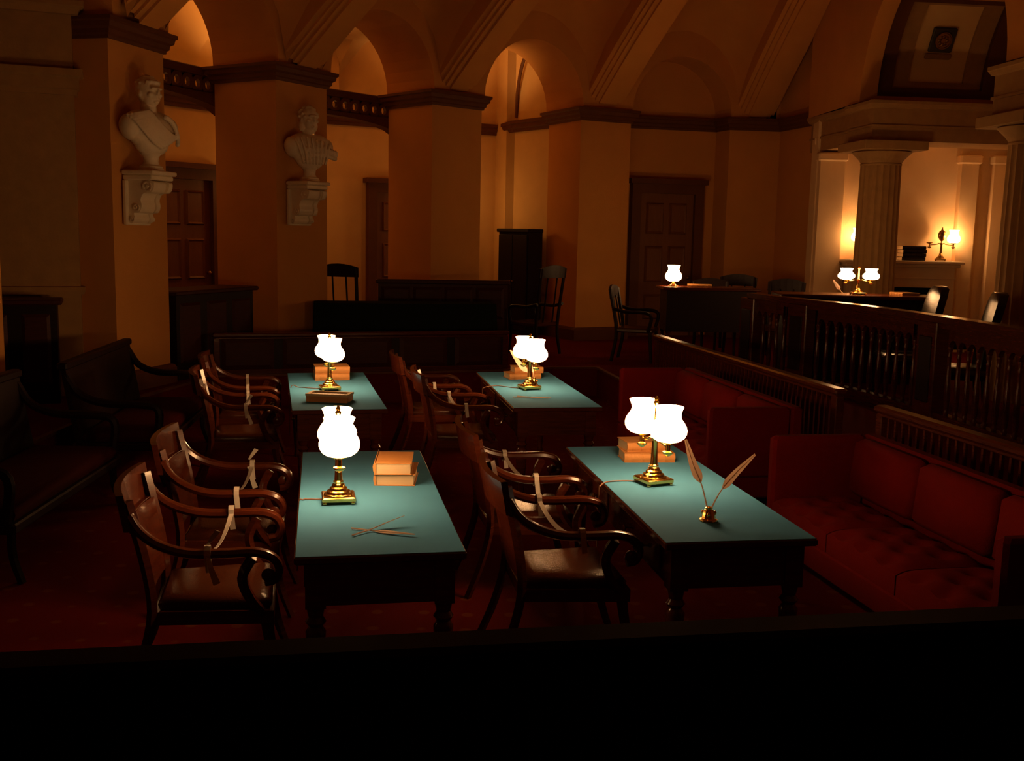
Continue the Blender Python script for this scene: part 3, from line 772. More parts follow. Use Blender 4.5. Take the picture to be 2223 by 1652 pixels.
# ---- books
def book(loc, rz, L_, W_, T_, lab, cover='tan_leather', group='books lying on the tables', spine=None):
    # lying book: spine along -x side, length L_ in y, width W_ in x
    o = thing('book', lab, 'book', loc, rz, group)
    c = .004
    b = MB(); b.box(-W_/2+.006, -L_/2+.006, c, W_/2-.008, L_/2-.006, T_-c); 
    b.build('page_block', 'pages', o)
    b = MB(); b.cbox(-W_/2, -L_/2, 0, W_/2, L_/2, c, .001); b.build('cover_board', cover, o)
    b = MB(); b.cbox(-W_/2, -L_/2, T_-c, W_/2, L_/2, T_, .001); b.build('cover_board', cover, o)
    b = MB(); n = 6; rs = []
    for e_ in (-L_/2, L_/2):
        rs.append([(-W_/2+.006-.010*math.sin(math.pi*i/n), e_, T_*i/n) for i in range(n+1)]+[(-W_/2+.010, e_, T_*(1-i/n)) for i in range(n+1)])
    b.loft(rs); sp = b.build('spine', spine or cover, o, smooth=True)
    for f in (-.32, -.1, .12, .34):
        b = MB(); b.loft([[(-W_/2+.004-.0125*math.sin(math.pi*i/n), f*L_+e_, T_*i/n) for i in range(n+1)]+[(-W_/2+.010, f*L_+e_, T_*(1-i/n)) for i in range(n+1)] for e_ in (-.006, .006)]); b.build('spine_band', spine or cover, sp)
    return o
# near left table: spine to the left, fore edge to the right
book((-.600, 5.43, TH), .03, .30, .21, .060, 'tan leather book, lower of the pair on the near left table')
book((-.612, 5.415, TH+.060), .06, .29, .195, .062, 'tan leather book, upper of the pair on the near left table')
# near right table
book((.80, 6.07, TH), math.radians(96), .30, .20, .055, 'thick pale brown book, lower of the pair behind the quill table lamp')
book((.775, 6.11, TH+.055), math.radians(104), .24, .18, .055, 'pale brown book, upper of the pair behind the quill table lamp')
# far left table
book((-1.60, 9.18, TH), math.radians(106), .30, .22, .06, 'brown book, lower of the pair on the far left table')
book((-1.60, 9.19, TH+.06), math.radians(106), .30, .22, .06, 'brown book, upper of the pair on the far left table')
# far right table
book((.09, 9.50, TH), math.radians(108), .30, .20, .05, 'brown book, lower of the pair on the far right table')
book((.13, 9.53, TH+.05), math.radians(104), .27, .19, .055, 'brown book, upper of the pair on the far right table')
# shallow tray box on the far left table
ty = thing('document_box', 'shallow reddish brown box with inset top on the far left table', 'box', (-1.40, 7.97, TH), -.13)
b = MB(); b.box(-.16, -.085, 0, .16, .085, .045); b.build('body', 'tan_leather', ty)
for nm, q in (('rim', (-.165, -.09, .045, .165, -.065, .062)), ('rim', (-.165, .065, .045, .165, .09, .062)), ('rim', (-.165, -.065, .045, -.14, .065, .062)), ('rim', (.14, -.065, .045, .165, .065, .062))):
    b = MB(); b.box(*q); b.build(nm, 'pages', ty)
b = MB(); b.box(-.14, -.065, .045, .14, .065, .050); b.build('inset', 'brown_leather', ty)

# ---- quills
def quill(name_lab, pts, wmax=.020, group='quill pens', side=(0, 0, 1)):
    path = smoothcurve(pts, 6); n = len(path)
    o = thing('quill_pen', name_lab, 'quill', tuple(path[0]), 0, group)
    loc = [p-path[0] for p in path]
    b = MB(); b.tube(loc, [lerp(.0038, .0014, i/(n-1)) for i in range(n)], 6); b.build('shaft', 'feather', o, smooth=True)
    k0 = int(n*.38); vane = loc[k0:]; m_ = len(vane)
    ws = [wmax*2*min(1, (i+.6)/(m_*.18))*(1-.75*(i/(m_-1))**1.6) for i in range(m_)]
    b = MB(); b.strip(vane, ws, .0012, side); b.build('vane', 'feather', o)
    return o
zq = TH+.006
quill('curved pale quill lying crossed over another, near left table', [(-.672, 4.36, zq), (-.60, 4.45, zq+.004), (-.54, 4.51, zq+.018), (-.47, 4.565, zq+.035)], .013, side=(.3, -.6, .4))
quill('straight pale quill lying under the curved one, near left table', [(-.692, 4.47, zq), (-.60, 4.44, zq), (-.50, 4.405, zq+.003), (-.405, 4.38, zq+.004)], .016, side=(.3, 1, .2))
quill('pale quill lying flat in front of the far right lamp, the longer', [(.01, 8.31, zq), (.11, 8.31, zq), (.21, 8.30, zq+.002), (.315, 8.295, zq+.004)], .012, side=(0, 1, .2))
quill('pale quill lying flat in front of the far right lamp, the shorter', [(.045, 8.335, zq+.004), (.13, 8.30, zq+.004), (.22, 8.265, zq+.004), (.295, 8.25, zq+.004)], .010, side=(.3, 1, .2))
def inkwell(loc, lab, sc=1.0):
    o = thing('inkwell', lab, 'inkwell', loc, .3, 'inkwells')
    b = MB(); b.lathe([(.040*sc, 0), (.043*sc, .003), (.042*sc, .008), (.034*sc, .014), (.030*sc, .030), (.025*sc, .045), (.020*sc, .054), (.012*sc, .058)], 12); b.build('body', 'brass', o, smooth=True, angle=25)
    b = MB(); b.lathe([(.012*sc, .056), (.018*sc, .058), (.018*sc, .063), (.010*sc, .066), (.009*sc, .060)], 12, caps=False); b.build('collar', 'brass', o, smooth=True)
    for i in range(3):
        a = 2*math.pi*i/3
        b = MB(); b.lathe([(.002, .030), (.006, .034), (.008, .042), (.005, .050), (.002, .052)], 8, (.033*math.cos(a), .033*math.sin(a), -.006)); b.build('knob', 'brass', o, smooth=True)
    return o
inkwell((.925, 4.735, TH), 'small brass inkwell holding two upright quills, near right table')
quill('upright white quill leaning left in the brass inkwell', [(.920, 4.737, TH+.05), (.90, 4.80, TH+.15), (.865, 4.86, TH+.24), (.835, 4.92, TH+.345)], .024, side=(.9, -.2, .2))
quill('upright white quill leaning right in the brass inkwell', [(.932, 4.735, TH+.05), (.985, 4.78, TH+.13), (1.07, 4.86, TH+.20), (1.175, 4.94, TH+.275)], .023, side=(.45, .1, -.8))
inkwell((.19, 9.05, TH), 'small inkwell behind the far right lamp', .9)
quill('broad white quill rising left behind the far right lamp', [(.182, 9.05, TH+.05), (.14, 9.07, TH+.10), (.06, 9.12, TH+.18), (-.02, 9.15, TH+.29)], .026, side=(.8, .1, .5))
quill('short white quill leaning in the inkwell of the far right table', [(.192, 9.045, TH+.05), (.185, 9.06, TH+.10), (.17, 9.08, TH+.15), (.155, 9.09, TH+.20)], .012, side=(.9, -.2, .2))

# ---- red tufted sofas
def make_sofa():
    # faces -x, length along y, origin on floor centre
    o = thing('sofa', '', 'sofa'); Ln, Dp = 2.40, .75
    b = MB(); b.cbox(-Dp/2, -Ln/2, .10, Dp/2, Ln/2, .26, .015); b.build('base', 'red_velvet', o)
    b = MB(); b.cbox(Dp/2-.10, -Ln/2, .26, Dp/2, Ln/2, .80, .02); b.build('back', 'red_velvet', o)
    for s in (-1, 1):
        b = MB(); y0, y1 = (-Ln/2, -Ln/2+.085) if s < 0 else (Ln/2-.085, Ln/2)
        b.cbox(-Dp/2, y0, .26, Dp/2-.10, y1, .80, .02); b.build('armrest', 'red_velvet', o)
    cw = (Ln-.17)/3; NX, NY = 21, 25; lx = Dp-.10
    b = MB(); grid = []
    tuft = [(-.22, -.22), (-.22, .0), (-.22, .22), (-.07, -.11), (-.07, .11), (.08, -.22), (.08, .0), (.08, .22), (.21, -.11), (.21, .11)]
    x0c = -Dp/2+.0; hx = (lx-.12)/2
    top = []
    for i in range(NX):
        row = []
        for j in range(NY):
            u, v = -1+2*i/(NX-1), -1+2*j/(NY-1)
            x = u*hx; y = v*(cw/2-.006)
            z = .165-.03*(abs(u)**6)-.03*(abs(v)**6)
            for tx, ty_ in tuft: z -= .036*math.exp(-((x-tx)**2+(y-ty_)**2)/.0030)
            row.append((x, y, z))
        top.append(row)
    for r_ in top: b.v += r_
    for i in range(NX-1):
        for j in range(NY-1): b.f.append((i*NY+j, (i+1)*NY+j, (i+1)*NY+j+1, i*NY+j+1))
    edge = [(i, 0) for i in range(NX)]+[(NX-1, j) for j in range(1, NY)]+[(i, NY-1) for i in range(NX-2, -1, -1)]+[(0, j) for j in range(NY-2, 0, -1)]
    e_i = [i*NY+j for i, j in edge]; lo_ = len(b.v)
    for i, j in edge: x, y, z = top[i][j]; b.v.append((x, y, 0))
    for q in range(len(edge)):
        b.f.append((e_i[q], e_i[(q+1) % len(edge)], lo_+(q+1) % len(edge), lo_+q))
    cu = None
    for q in range(3):
        L_ = (-Dp/2+hx+.005, -Ln/2+.085+cw*(q+.5), .26)
        if cu is None: cu = b.build('seat_cushion', 'red_velvet', o, L_, smooth=True, angle=50)
        else: inst(cu, o, L_)
    bc = None; b = MB(); b.cbox(-.07, -cw/2+.008, 0, .06, cw/2-.008, .37, .035, Matrix.Rotation(.10, 4, 'Y'))
    for q in range(3):
        L_ = (Dp/2-.17, -Ln/2+.085+cw*(q+.5), .42)
        if bc is None: bc = b.build('back_cushion', 'red_velvet', o, L_, smooth=True, angle=50)
        else: inst(bc, o, L_)
    f = None; b = MB(); b.lathe([(.022, 0), (.03, .1)], 8)
    for sx in (-1, 1):
        for sy in (-1, 1):
            L_ = (sx*(Dp/2-.06), sy*(Ln/2-.07), 0)
            if f is None: f = b.build('foot', 'mahogany_dark', o, L_)
            else: inst(f, o, L_)
    return o
S0 = make_sofa(); S0.location = (1.63, 8.97, 0); S0.rotation_euler = (0, 0, .19); S0['label'] = 'dark red velvet sofa behind the far right writing table'; S0['group'] = 'red velvet sofas'
clone(S0, (2.28, 5.62, 0), .19, 'dark red velvet sofa with tufted seat in the right foreground', 'red velvet sofas')

# ---- low spindle railings around the sunken floor
def low_rail(p, q, name, lab, zt=.90, sp=.085, panels=False, npan=5, z0=Z0):
    P, Q = Vector(p), Vector(q); d = Q-P; L_ = d.length; ang = math.atan2(d.y, d.x)
    o = thing(name, lab, 'railing', (P.x, P.y, z0), ang, 'low railings around the sunken floor'); h = zt-z0
    b = MB(); b.cbox(-.05, -.055, h-.05, L_+.05, .055, h, .014); b.cbox(-.02, -.035, h-.075, L_+.02, .035, h-.05, .006); b.build('top_rail', 'mahogany', o)
    b = MB(); b.cbox(0, -.03, 0, L_, .03, .06, .008); b.build('bottom_rail', 'mahogany', o)
    for x in (0, L_):
        b = MB(); b.cbox(x-.035, -.035, 0, x+.035, .035, h-.06, .006); b.build('post', 'mahogany', o)
    if panels:
        st = L_/npan
        for i in range(npan):
            b = MB(); x0, x1 = i*st+.05, (i+1)*st-.05
            b.loft([[(x0, -.012, .06), (x1, -.012, .06), (x1, -.012, h-.07), (x0, -.012, h-.07)], [(x0+.05, -.026, .11), (x1-.05, -.026, .11), (x1-.05, -.026, h-.12), (x0+.05, -.026, h-.12)]], True)
            b.build('panel', 'mahogany_matte', o)
            b = MB(); b.box(x0-.05, -.01, .06, x0, .02, h-.07); b.box(x1, -.01, .06, x1+.05, .02, h-.07); b.box(x0, -.006, .06, x1, .01, h-.07); b.build('stile', 'mahogany_dark', o)
    else:
        n = int(L_/sp); sb = MB(); sb.box(-.010, -.010, .055, .010, .010, h-.07); s0 = None
        for i in range(1, n):
            L3 = (L_*i/n, 0, 0)
            if s0 is None: s0 = sb.build('spindle', 'mahogany', o, L3)
            else: inst(s0, o, L3)
    return o
low_rail((1.74, 12.5), (2.60, 8.25), 'low_railing', 'low spindle railing with a glinting top behind the far red sofa')
low_rail((2.66, 7.40), (3.25, 4.6), 'low_railing', 'low spindle railing behind the near red sofa')
low_rail((-3.42, 12.04), (-.10, 13.10), 'low_railing', 'low panelled railing behind the two far writing tables', .86, panels=True, npan=5)

# ---- tall balustrade before the bench of the judges
def balustrade():
    pts = [(2.95, 13.0), (3.17, 12.25), (3.60, 11.15), (3.84, 10.15), (3.97, 9.24), (4.07, 8.31), (4.12, 7.2)]
    o = thing('balustrade', 'tall mahogany balustrade with arched openings before the judges bench', 'balustrade', (0, 0, Z0))
    cv = smoothcurve([(x, y, 0) for x, y in pts], 8); H = 1.40-Z0
    b = MB(); b.strip([p+Vector((0, 0, H-.03)) for p in cv], .15, .06, [(1, .2, 0)]*len(cv)); b.strip([p+Vector((0, 0, H-.085)) for p in cv], .09, .05, [(1, .2, 0)]*len(cv)); b.build('handrail', 'mahogany', o)
    b = MB(); b.strip([p+Vector((0, 0, .07)) for p in cv], .10, .14, [(1, .2, 0)]*len(cv)); b.build('plinth', 'mahogany', o)
    # arc length
    ln = [0]
    for i in range(1, len(cv)): ln.append(ln[-1]+(cv[i]-cv[i-1]).length)
    def at(s):
        for i in range(1, len(cv)):
            if s <= ln[i]: t = (s-ln[i-1])/(ln[i]-ln[i-1]); return cv[i-1].lerp(cv[i], t), (cv[i]-cv[i-1]).normalized()
        return cv[-1], (cv[-1]-cv[-2]).normalized()
    bal = MB(); bal.lathe([(.020, .14), (.026, .16), (.018, .18), (.022, .20), (.030, .30), (.026, .42), (.018, .56), (.016, .66), (.022, .68), (.016, .70), (.024, .73), (.024, .76)], 10); b0 = None
    sp = .155; za, zb = .76, H-.10
    af = MB(); n = 10; ra = sp/2-.014
    # spandrel with round-headed notch, one per opening
    arc = [(ra*math.cos(math.pi*(1-i/n)), za+ra*math.sin(math.pi*(1-i/n))) for i in range(n+1)]
    ring = arc+[(sp/2, za), (sp/2, zb), (-sp/2, zb), (-sp/2, za)]
    for y in (-.022, .022):
        base = len(af.v); af.v += [(x, y, z) for x, z in arc]+[(lerp(-sp/2, sp/2, i/n), y, zb) for i in range(n+1)]+[(-sp/2, y, za), (sp/2, y, za)]
        for i in range(n): af.f.append((base+i, base+i+1, base+n+2+i, base+n+1+i))
        af.f.append((base, base+n+1, base+2*n+2)); af.f.append((base+n, base+2*n+3, base+2*n+1))
    base = len(af.v); af.v += [(x, -.022, z) for x, z in arc]+[(x, .022, z) for x, z in arc]
    for i in range(n): af.f.append((base+i, base+i+1, base+n+2+i, base+n+1+i))
    a0 = None
    posts = [0.0, 1.10, 3.42, 5.9]; tot = ln[-1]
    for s in posts:
        p_, t_ = at(s); a = math.atan2(t_.y, t_.x)
        b = MB(); b.cbox(-.17, -.07, 0, .17, .07, H-.06, .01); ps = b.build('post', 'mahogany', o, (p_.x, p_.y, 0), a)
        b = MB(); b.cbox(-.11, -.082, .22, .11, -.068, H-.2, .006); b.build('post_panel', 'mahogany_dark', ps)
    s = .17+sp/2
    while s < tot:
        if all(abs(s-x) > .17+sp*.45 for x in posts):
            p_, t_ = at(s); a = math.atan2(t_.y, t_.x); L3 = (p_.x, p_.y, 0)
            if a0 is None: a0 = af.build('arch', 'mahogany', o, L3, a)
            else: inst(a0, o, L3, a)
        if all(abs(s+sp/2-x) > .19 for x in posts):
            p2, t2 = at(s+sp/2); L4 = (p2.x, p2.y, 0)
            if b0 is None: b0 = bal.build('baluster', 'mahogany', o, L4, 0, smooth=True)
            else: inst(b0, o, L4)
        s += sp
    return o
balustrade()

# ---- judges' bench, lamp, chairs
jb = thing('judges_bench', 'long dark mahogany bench top behind the tall balustrade, with a lamp', 'desk', (4.15, 12.75, Z0), math.radians(-3))
b = MB(); b.cbox(-.95, -.32, 1.0, .95, .32, 1.05, .012); b.build('desktop', 'mahogany', jb)
b = MB(); b.box(-.90, -.27, 0, .90, -.24, 1.0); b.build('front_panel', 'mahogany_dark', jb)
for s in (-1, 1):
    b = MB(); b.box(s*.88-.02, -.24, 0, s*.88+.02, .27, 1.0); b.build('side_panel', 'mahogany_dark', jb)
L1 = make_lamp('bench_lamp', .14)
L1.location = (4.16, 12.72, Z0+1.05); L1.rotation_euler = (0, 0, -.06); L1.scale = (1.05, 1.05, .72); L1['label'] = 'brass double lamp with two glowing shades side by side on the judges bench'
quill('white quill leaning left beside the judges bench lamp', [(3.98, 12.70, Z0+1.06), (3.94, 12.70, Z0+1.10), (3.90, 12.70, Z0+1.15), (3.85, 12.70, Z0+1.22)], .026, side=(.8, .1, .5))
book((4.78, 12.85, Z0+1.05), .2, .28, .24, .03, 'flat brown book lying on the judges bench', group='books near the fireplace')
def leather_chair(loc, rz, lab, face):
    o = thing('leather_armchair', lab, 'chair', loc, rz, 'black leather chairs of the judges')
    b = MB(); rs = []
    for z, hw, x in ((.40, .25, -.18), (.60, .27, -.20), (.90, .275, -.24), (1.12, .26, -.29), (1.20, .21, -.315), (1.22, .12, -.32)):
        rs.append([(x-.05, -hw, z), (x-.065, -hw*.5, z), (x-.065, hw*.5, z), (x-.05, hw, z), (x+.03, hw, z), (x+.05, hw*.5, z), (x+.05, -hw*.5, z), (x+.03, -hw, z)])
    b.loft(rs); b.build('backrest', 'black_leather', o, smooth=True, angle=50)
    b = MB(); b.cbox(-.24, -.28, .36, .28, .28, .48, .03); b.build('seat', 'black_leather', o, smooth=True, angle=50)
    for s in (-1, 1):
        b = MB(); b.tube(smoothcurve([(-.20, s*.28, .72), (0, s*.30, .70), (.2, s*.30, .66), (.24, s*.29, .42)], 4), .03, 8); b.build('arm', 'mahogany_dark', o, smooth=True)
        for x in (-.2, .22):
            b = MB(); b.tube([(x, s*.23, .37), (x*1.15, s*.25, 0)], [.03, .02], 8); b.build('leg', 'mahogany_dark', o)
    return o
leather_chair((4.32, 11.5, Z0), math.pi-.12, 'black leather armchair with a bright reflection on its back', 0)
leather_chair((4.46, 10.4, Z0), math.pi-.25, 'black leather armchair near the right edge before the thick column', 0)

# ---- mantel lamps and books
ML = make_lamp('mantel_lamp', .17, 'lit_shade_small')
ML.location = (6.55, FY-.20, Z0+1.41); ML.rotation_euler = (0, 0, -.42); ML.scale = (1.0, 1.0, 1.1); ML['label'] = 'dark brass lamp with one glowing shade on the mantel shelf'
for ch in list(ML.children):
    if ch.name.startswith('lamp_shade') and min(v.co.x for v in ch.data.vertices) < -.1: bpy.data.objects.remove(ch)
for ch in ML.children:
    if not ch.name.startswith('lamp_shade'): ch.data.materials.clear(); ch.data.materials.append(MAT['dark_brass'])
b = MB(); b.lathe([(.006, .27), (.03, .29), (.055, .33), (.06, .37), (.045, .41), (.02, .43), (.006, .445)], 16); b.build('reservoir', 'dark_brass', ML, smooth=True)
fl = bpy.data.lights.new('burner_light', 'POINT'); fl.energy = 13.0; fl.color = (1.0, .56, .24); fl.shadow_soft_size = .018
fo_ = bpy.data.objects.new('burner_light', fl); COL.objects.link(fo_); fo_.parent = ML; fo_.location = (.17, 0, .31)
M2 = copy_tree(ML); M2.location = (5.42, FY-.20, Z0+1.41); M2.rotation_euler = (0, 0, math.pi+.1); M2['label'] = 'dark brass lamp on the mantel shelf, mostly hidden by the column'
M2['group'] = ML['group'] = 'lamps on the mantel shelf'
for i in range(4):
    book((6.10+.006*((i*7) % 3), FY-.19, Z0+1.41+.056*i), math.radians(90+((i*5) % 3)), .36, .24, .055, ('bottom', 'second from bottom', 'second from top', 'top')[i]+' book of the dark stack on the mantel shelf', 'black_leather', 'books near the fireplace')

# ---- clerk's desk with single lamp
cd = thing('clerk_desk', 'tall dark mahogany desk under the single lamp by the door', 'desk', (2.72, 14.75, Z0), .03)
b = MB(); b.cbox(-.68, -.32, .97, .68, .32, 1.01, .01); b.build('desktop', 'mahogany', cd)
b = MB(); b.box(-.62, -.28, .40, .62, -.25, .97); b.build('front_panel', 'mahogany_dark', cd)
for s in (-1, 1):
    b = MB(); b.box(s*.60-.02, -.25, .40, s*.60+.02, .26, .97); b.build('side_panel', 'mahogany_dark', cd)
    for y in (-.24, .24):
        b = MB(); b.lathe(turned_leg(.40, .035), 10, (s*.58, y, 0)); b.build('leg', 'mahogany', cd, smooth=True)
sl = thing('single_lamp', 'small lamp with one glowing shade on the tall desk by the door', 'lamp', (2.24, 14.80, Z0+1.01))
b = MB(); b.lathe([(.07, 0), (.07, .012), (.05, .02), (.025, .035), (.02, .05), (.045, .062), (.05, .07), (.02, .07)], 20); b.build('base', 'brass', sl, smooth=True)
b = MB(); b.lathe([(r*1.22, (z-.252)*1.22+.07) for r, z in SHADE_P], 28, caps=False); b.build('lamp_shade', 'lit_shade', sl, smooth=True, angle=80)
book((2.62, 14.85, Z0+1.01), 1.4, .34, .24, .03, 'low pale book lying right of the single lamp', group='books near the fireplace')
def side_chair(loc, rz, lab, h=1.0, mt='mahogany_dark'):
    o = thing('wooden_armchair', lab, 'chair', loc, rz, 'dark wooden chairs on the raised floor')
    b = MB(); b.cbox(-.24, -.25, .40, .26, .25, .46, .015); b.build('seat', 'leather', o)
    for s in (-1, 1):
        b = MB(); b.tube(smoothcurve([(-.30, s*.23, 0), (-.24, s*.23, .42), (-.34, s*.25, h)], 5), .024, 6); b.build('leg', mt, o)
        b = MB(); b.tube([(.22, s*.24, .42), (.25, s*.24, 0)], [.026, .018], 6); b.build('leg', mt, o)
        b = MB(); b.tube(smoothcurve([(-.29, s*.27, .72), (-.1, s*.29, .68), (.14, s*.29, .68), (.24, s*.28, .62), (.20, s*.27, .42)], 4), .024, 8); b.build('arm', mt, o, smooth=True)
    b = MB(); rs = []
    for i in range(7):
        y = -.28+.56*i/6; bow = .03*(1-(y/.28)**2); top_ = h+.05*(1-(y/.28)**2)
        rs.append([(-.35-bow, y, top_), (-.32-bow, y, top_), (-.31-bow, y, h-.13), (-.335-bow, y, h-.13)])
    b.loft(rs); b.build('top_rail', mt, o)
    for y in (-.1, .1):
        b = MB(); b.tube([(-.25, y, .46), (-.33, y, h-.1)], .012, 6); b.build('back_slat', mt, o)
    return o
side_chair((1.70, 14.35, Z0), -.3, 'dark wooden armchair left of the tall desk by the door', .98)
side_chair((2.95, 15.35, Z0), -1.5, 'dark wooden armchair behind the tall desk by the door', 1.05)
side_chair((3.75, 14.95, Z0), -2.2, 'dark wooden armchair between the tall desk and the pale pilaster', 1.08)
side_chair((3.35, 15.9, Z0), -1.9, 'dark wooden armchair against the brown wall right of the door', 1.10)

# ---- draped table, settle and chairs in front of the middle pier
dt = thing('draped_table', 'long table draped with dark green cloth before the middle piers', 'table', (-1.42, 13.72, Z0), .2)
b = MB(); b.cbox(-1.15, -.24, .74, 1.15, .24, .77, .01); b.build('tabletop', 'mahogany_dark', dt)
b = MB(); n = 90; ringA = []; ringB = []
per = []
for i in range(n):
    t = i/n*2*(2.34+.52); 
    if t < 2.34: x, y, nx, ny = -1.17+t, -.26, 0, -1
    elif t < 2.34+.52: x, y, nx, ny = 1.17, -.26+t-2.34, 1, 0
    elif t < 2*2.34+.52: x, y, nx, ny = 1.17-(t-2.34-.52), .26, 0, 1
    else: x, y, nx, ny = -1.17, .26-(t-2*2.34-.52), -1, 0
    wv = .018*math.sin(i*1.9)+.01*math.sin(i*.7)
    ringA.append((x, y, .775)); ringB.append((x+nx*(.02+wv), y+ny*(.02+wv), .02))
b.loft([ringB, ringA], False); b.f.append(tuple(range(n, 2*n))); b.build('cloth', 'green_cloth', dt, smooth=True)
st = thing('settle', 'long dark wooden settle with panelled back behind the draped table', 'bench', (-.98, 14.62, Z0), .14)
b = MB(); b.cbox(-.88, .0, .40, .88, .36, .46, .01); b.build('seat', 'mahogany_matte', st)
b = MB(); b.box(-.90, -.03, .05, .90, .01, 1.0); b.build('back', 'mahogany_matte', st)
b = MB(); b.cbox(-.93, -.06, .98, .93, .04, 1.04, .012); b.build('top_rail', 'mahogany_matte', st)
for i in range(4):
    b = MB(); x0 = -.86+i*.436; b.loft([[(x0, -.03, .5), (x0+.40, -.03, .5), (x0+.40, -.03, .94), (x0, -.03, .94)], [(x0+.04, -.05, .54), (x0+.36, -.05, .54), (x0+.36, -.05, .90), (x0+.04, -.05, .90)]]); b.build('panel', 'mahogany_matte', st)
for s in (-1, 1):
    b = MB(); b.cbox(s*.88-.03, -.03, 0, s*.88+.03, .36, .66, .01); b.build('end_panel', 'mahogany_matte', st)
side_chair((-2.28, 14.55, Z0), 1.30, 'tall dark wooden armchair at the left end of the settle', 1.20)
side_chair((.30, 15.0, Z0), 2.4, 'dark wooden armchair at the right end of the settle', 1.22)
# dark cupboard in the third bay
cb = thing('cupboard', 'dark tall cupboard against the lit wall between the two right piers', 'cupboard', (.22, 18.02, Z0), math.atan2(17.85-18.75, .62+.04))
b = MB(); b.box(-.42, -.30, 0, .42, -.01, 1.72); b.build('carcass', 'mahogany_dark', cb)
b = MB(); b.cbox(-.45, -.34, 1.72, .45, -.01, 1.78, .01); b.build('cornice', 'mahogany_dark', cb)
for s in (0, 1):
    b = MB(); b.cbox(-.40+s*.405, -.325, .08, -.005+s*.405, -.30, 1.68, .006); d_ = b.build('door', 'mahogany_dark', cb)
    b = MB(); b.lathe([(.004, 0), (.014, .01), (.014, .02), (.004, .026)], 10, M=Matrix.Translation((-.035+s*.07, -.325, .9)) @ Matrix.Rotation(math.pi/2, 4, 'X')); b.build('knob', 'dark_brass', d_, smooth=True)
# panelled counters in the left bays
def counter(p, q, lab, zt=1.36, dep=.5, npan=3):
    P, Q = Vector(p), Vector(q); d = Q-P; L_ = d.length; a = math.atan2(d.y, d.x); h = zt-Z0
    o = thing('counter', lab, 'counter', (P.x, P.y, Z0), a, 'panelled counters in the left bays')
    b = MB(); b.box(0, 0, 0, L_, dep, h-.05); b.build('body', 'mahogany_dark', o)
    b = MB(); b.cbox(-.05, -.06, h-.05, L_+.05, dep+.02, h, .012); b.build('worktop', 'mahogany_matte', o)
    b = MB(); b.cbox(-.01, -.025, 0, L_+.01, -.001, .12, .005); b.build('skirting', 'mahogany_dark', o)
    s_ = L_/npan
    for i in range(npan):
        x0, x1 = i*s_+.06, (i+1)*s_-.06
        b = MB(); b.loft([[(x0, 0, .18), (x1, 0, .18), (x1, 0, h-.14), (x0, 0, h-.14)], [(x0+.03, -.018, .21), (x1-.03, -.018, .21), (x1-.03, -.018, h-.17), (x0+.03, -.018, h-.17)]]); b.build('panel', 'mahogany_matte', o)
    return o
counter((-3.72, 11.55), (-3.22, 12.95), 'dark panelled counter between the two piers with busts')
counter((-5.35, 9.50), (-4.32, 9.90), 'dark panelled counter at the left edge below the stone portal', dep=.32)

# ---- dark settees on the left
def make_settee():
    # faces +x, length along y
    o = thing('settee', '', 'settee'); Ln = 1.9
    b = MB(); b.cbox(-.34, -Ln/2, .30, .36, Ln/2, .36, .01); b.build('seat_rail', 'mahogany_dark', o)
    b = MB(); rs = []
    for z, i in ((.355, .02), (.40, .0), (.44, .02), (.455, .07), (.46, .14)):
        rs.append([(-.28+i, -Ln/2+.06+i, z), (.34-i, -Ln/2+.06+i, z), (.34-i, Ln/2-.06-i, z), (-.28+i, Ln/2-.06-i, z)])
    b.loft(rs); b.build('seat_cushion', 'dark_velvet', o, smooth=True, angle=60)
    b = MB(); b.loft([[(-.31, -Ln/2, .36), (-.27, -Ln/2, .36), (-.37, -Ln/2, .96), (-.41, -Ln/2, .96)], [(-.31, Ln/2, .36), (-.27, Ln/2, .36), (-.37, Ln/2, .96), (-.41, Ln/2, .96)]]); b.build('back', 'mahogany_dark', o)
    b = MB(); b.cbox(-.43, -Ln/2-.02, .94, -.35, Ln/2+.02, 1.0, .012); b.build('top_rail', 'mahogany_dark', o)
    for s in (-1, 1):
        b = MB(); b.tube(smoothcurve([(-.38, s*(Ln/2-.03), .90), (-.28, s*(Ln/2-.03), .75), (-.10, s*(Ln/2-.03), .68), (.16, s*(Ln/2-.03), .67), (.32, s*(Ln/2-.03), .62), (.30, s*(Ln/2-.03), .36)], 5), .032, 8); b.build('arm', 'mahogany_dark', o, smooth=True)
        for x in (-.30, .31):
            b = MB(); b.tube(smoothcurve([(x, s*(Ln/2-.06), .31), (x*1.02, s*(Ln/2-.06), .15), (x*1.18, s*(Ln/2-.05), 0)], 4), .026, 6); b.build('leg', 'mahogany_dark', o)
    return o
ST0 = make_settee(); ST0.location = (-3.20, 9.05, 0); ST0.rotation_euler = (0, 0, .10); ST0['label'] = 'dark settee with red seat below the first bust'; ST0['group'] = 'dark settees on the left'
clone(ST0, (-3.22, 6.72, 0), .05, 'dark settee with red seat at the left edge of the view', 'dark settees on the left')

# ---- foreground railing
fr = thing('visitor_railing', 'unlit wooden railing across the foreground', 'railing', (-.11, 2.40, Z0), math.atan2(.32, 1.8))
b = MB(); b.cbox(-3.8, -.10, .70, 4.0, .02, .745, .014); b.cbox(-3.8, -.08, .66, 4.0, .0, .70, .008); b.build('top_rail', 'unlit_wood', fr)
b = MB(); b.box(-3.8, -.06, 0, 4.0, -.02, .66); b.build('panel', 'unlit_wood', fr)
for i in range(6):
    b = MB(); x = -3.6+i*1.5; b.cbox(x-.05, -.09, 0, x+.05, .01, .665, .008); b.build('post', 'unlit_wood', fr)

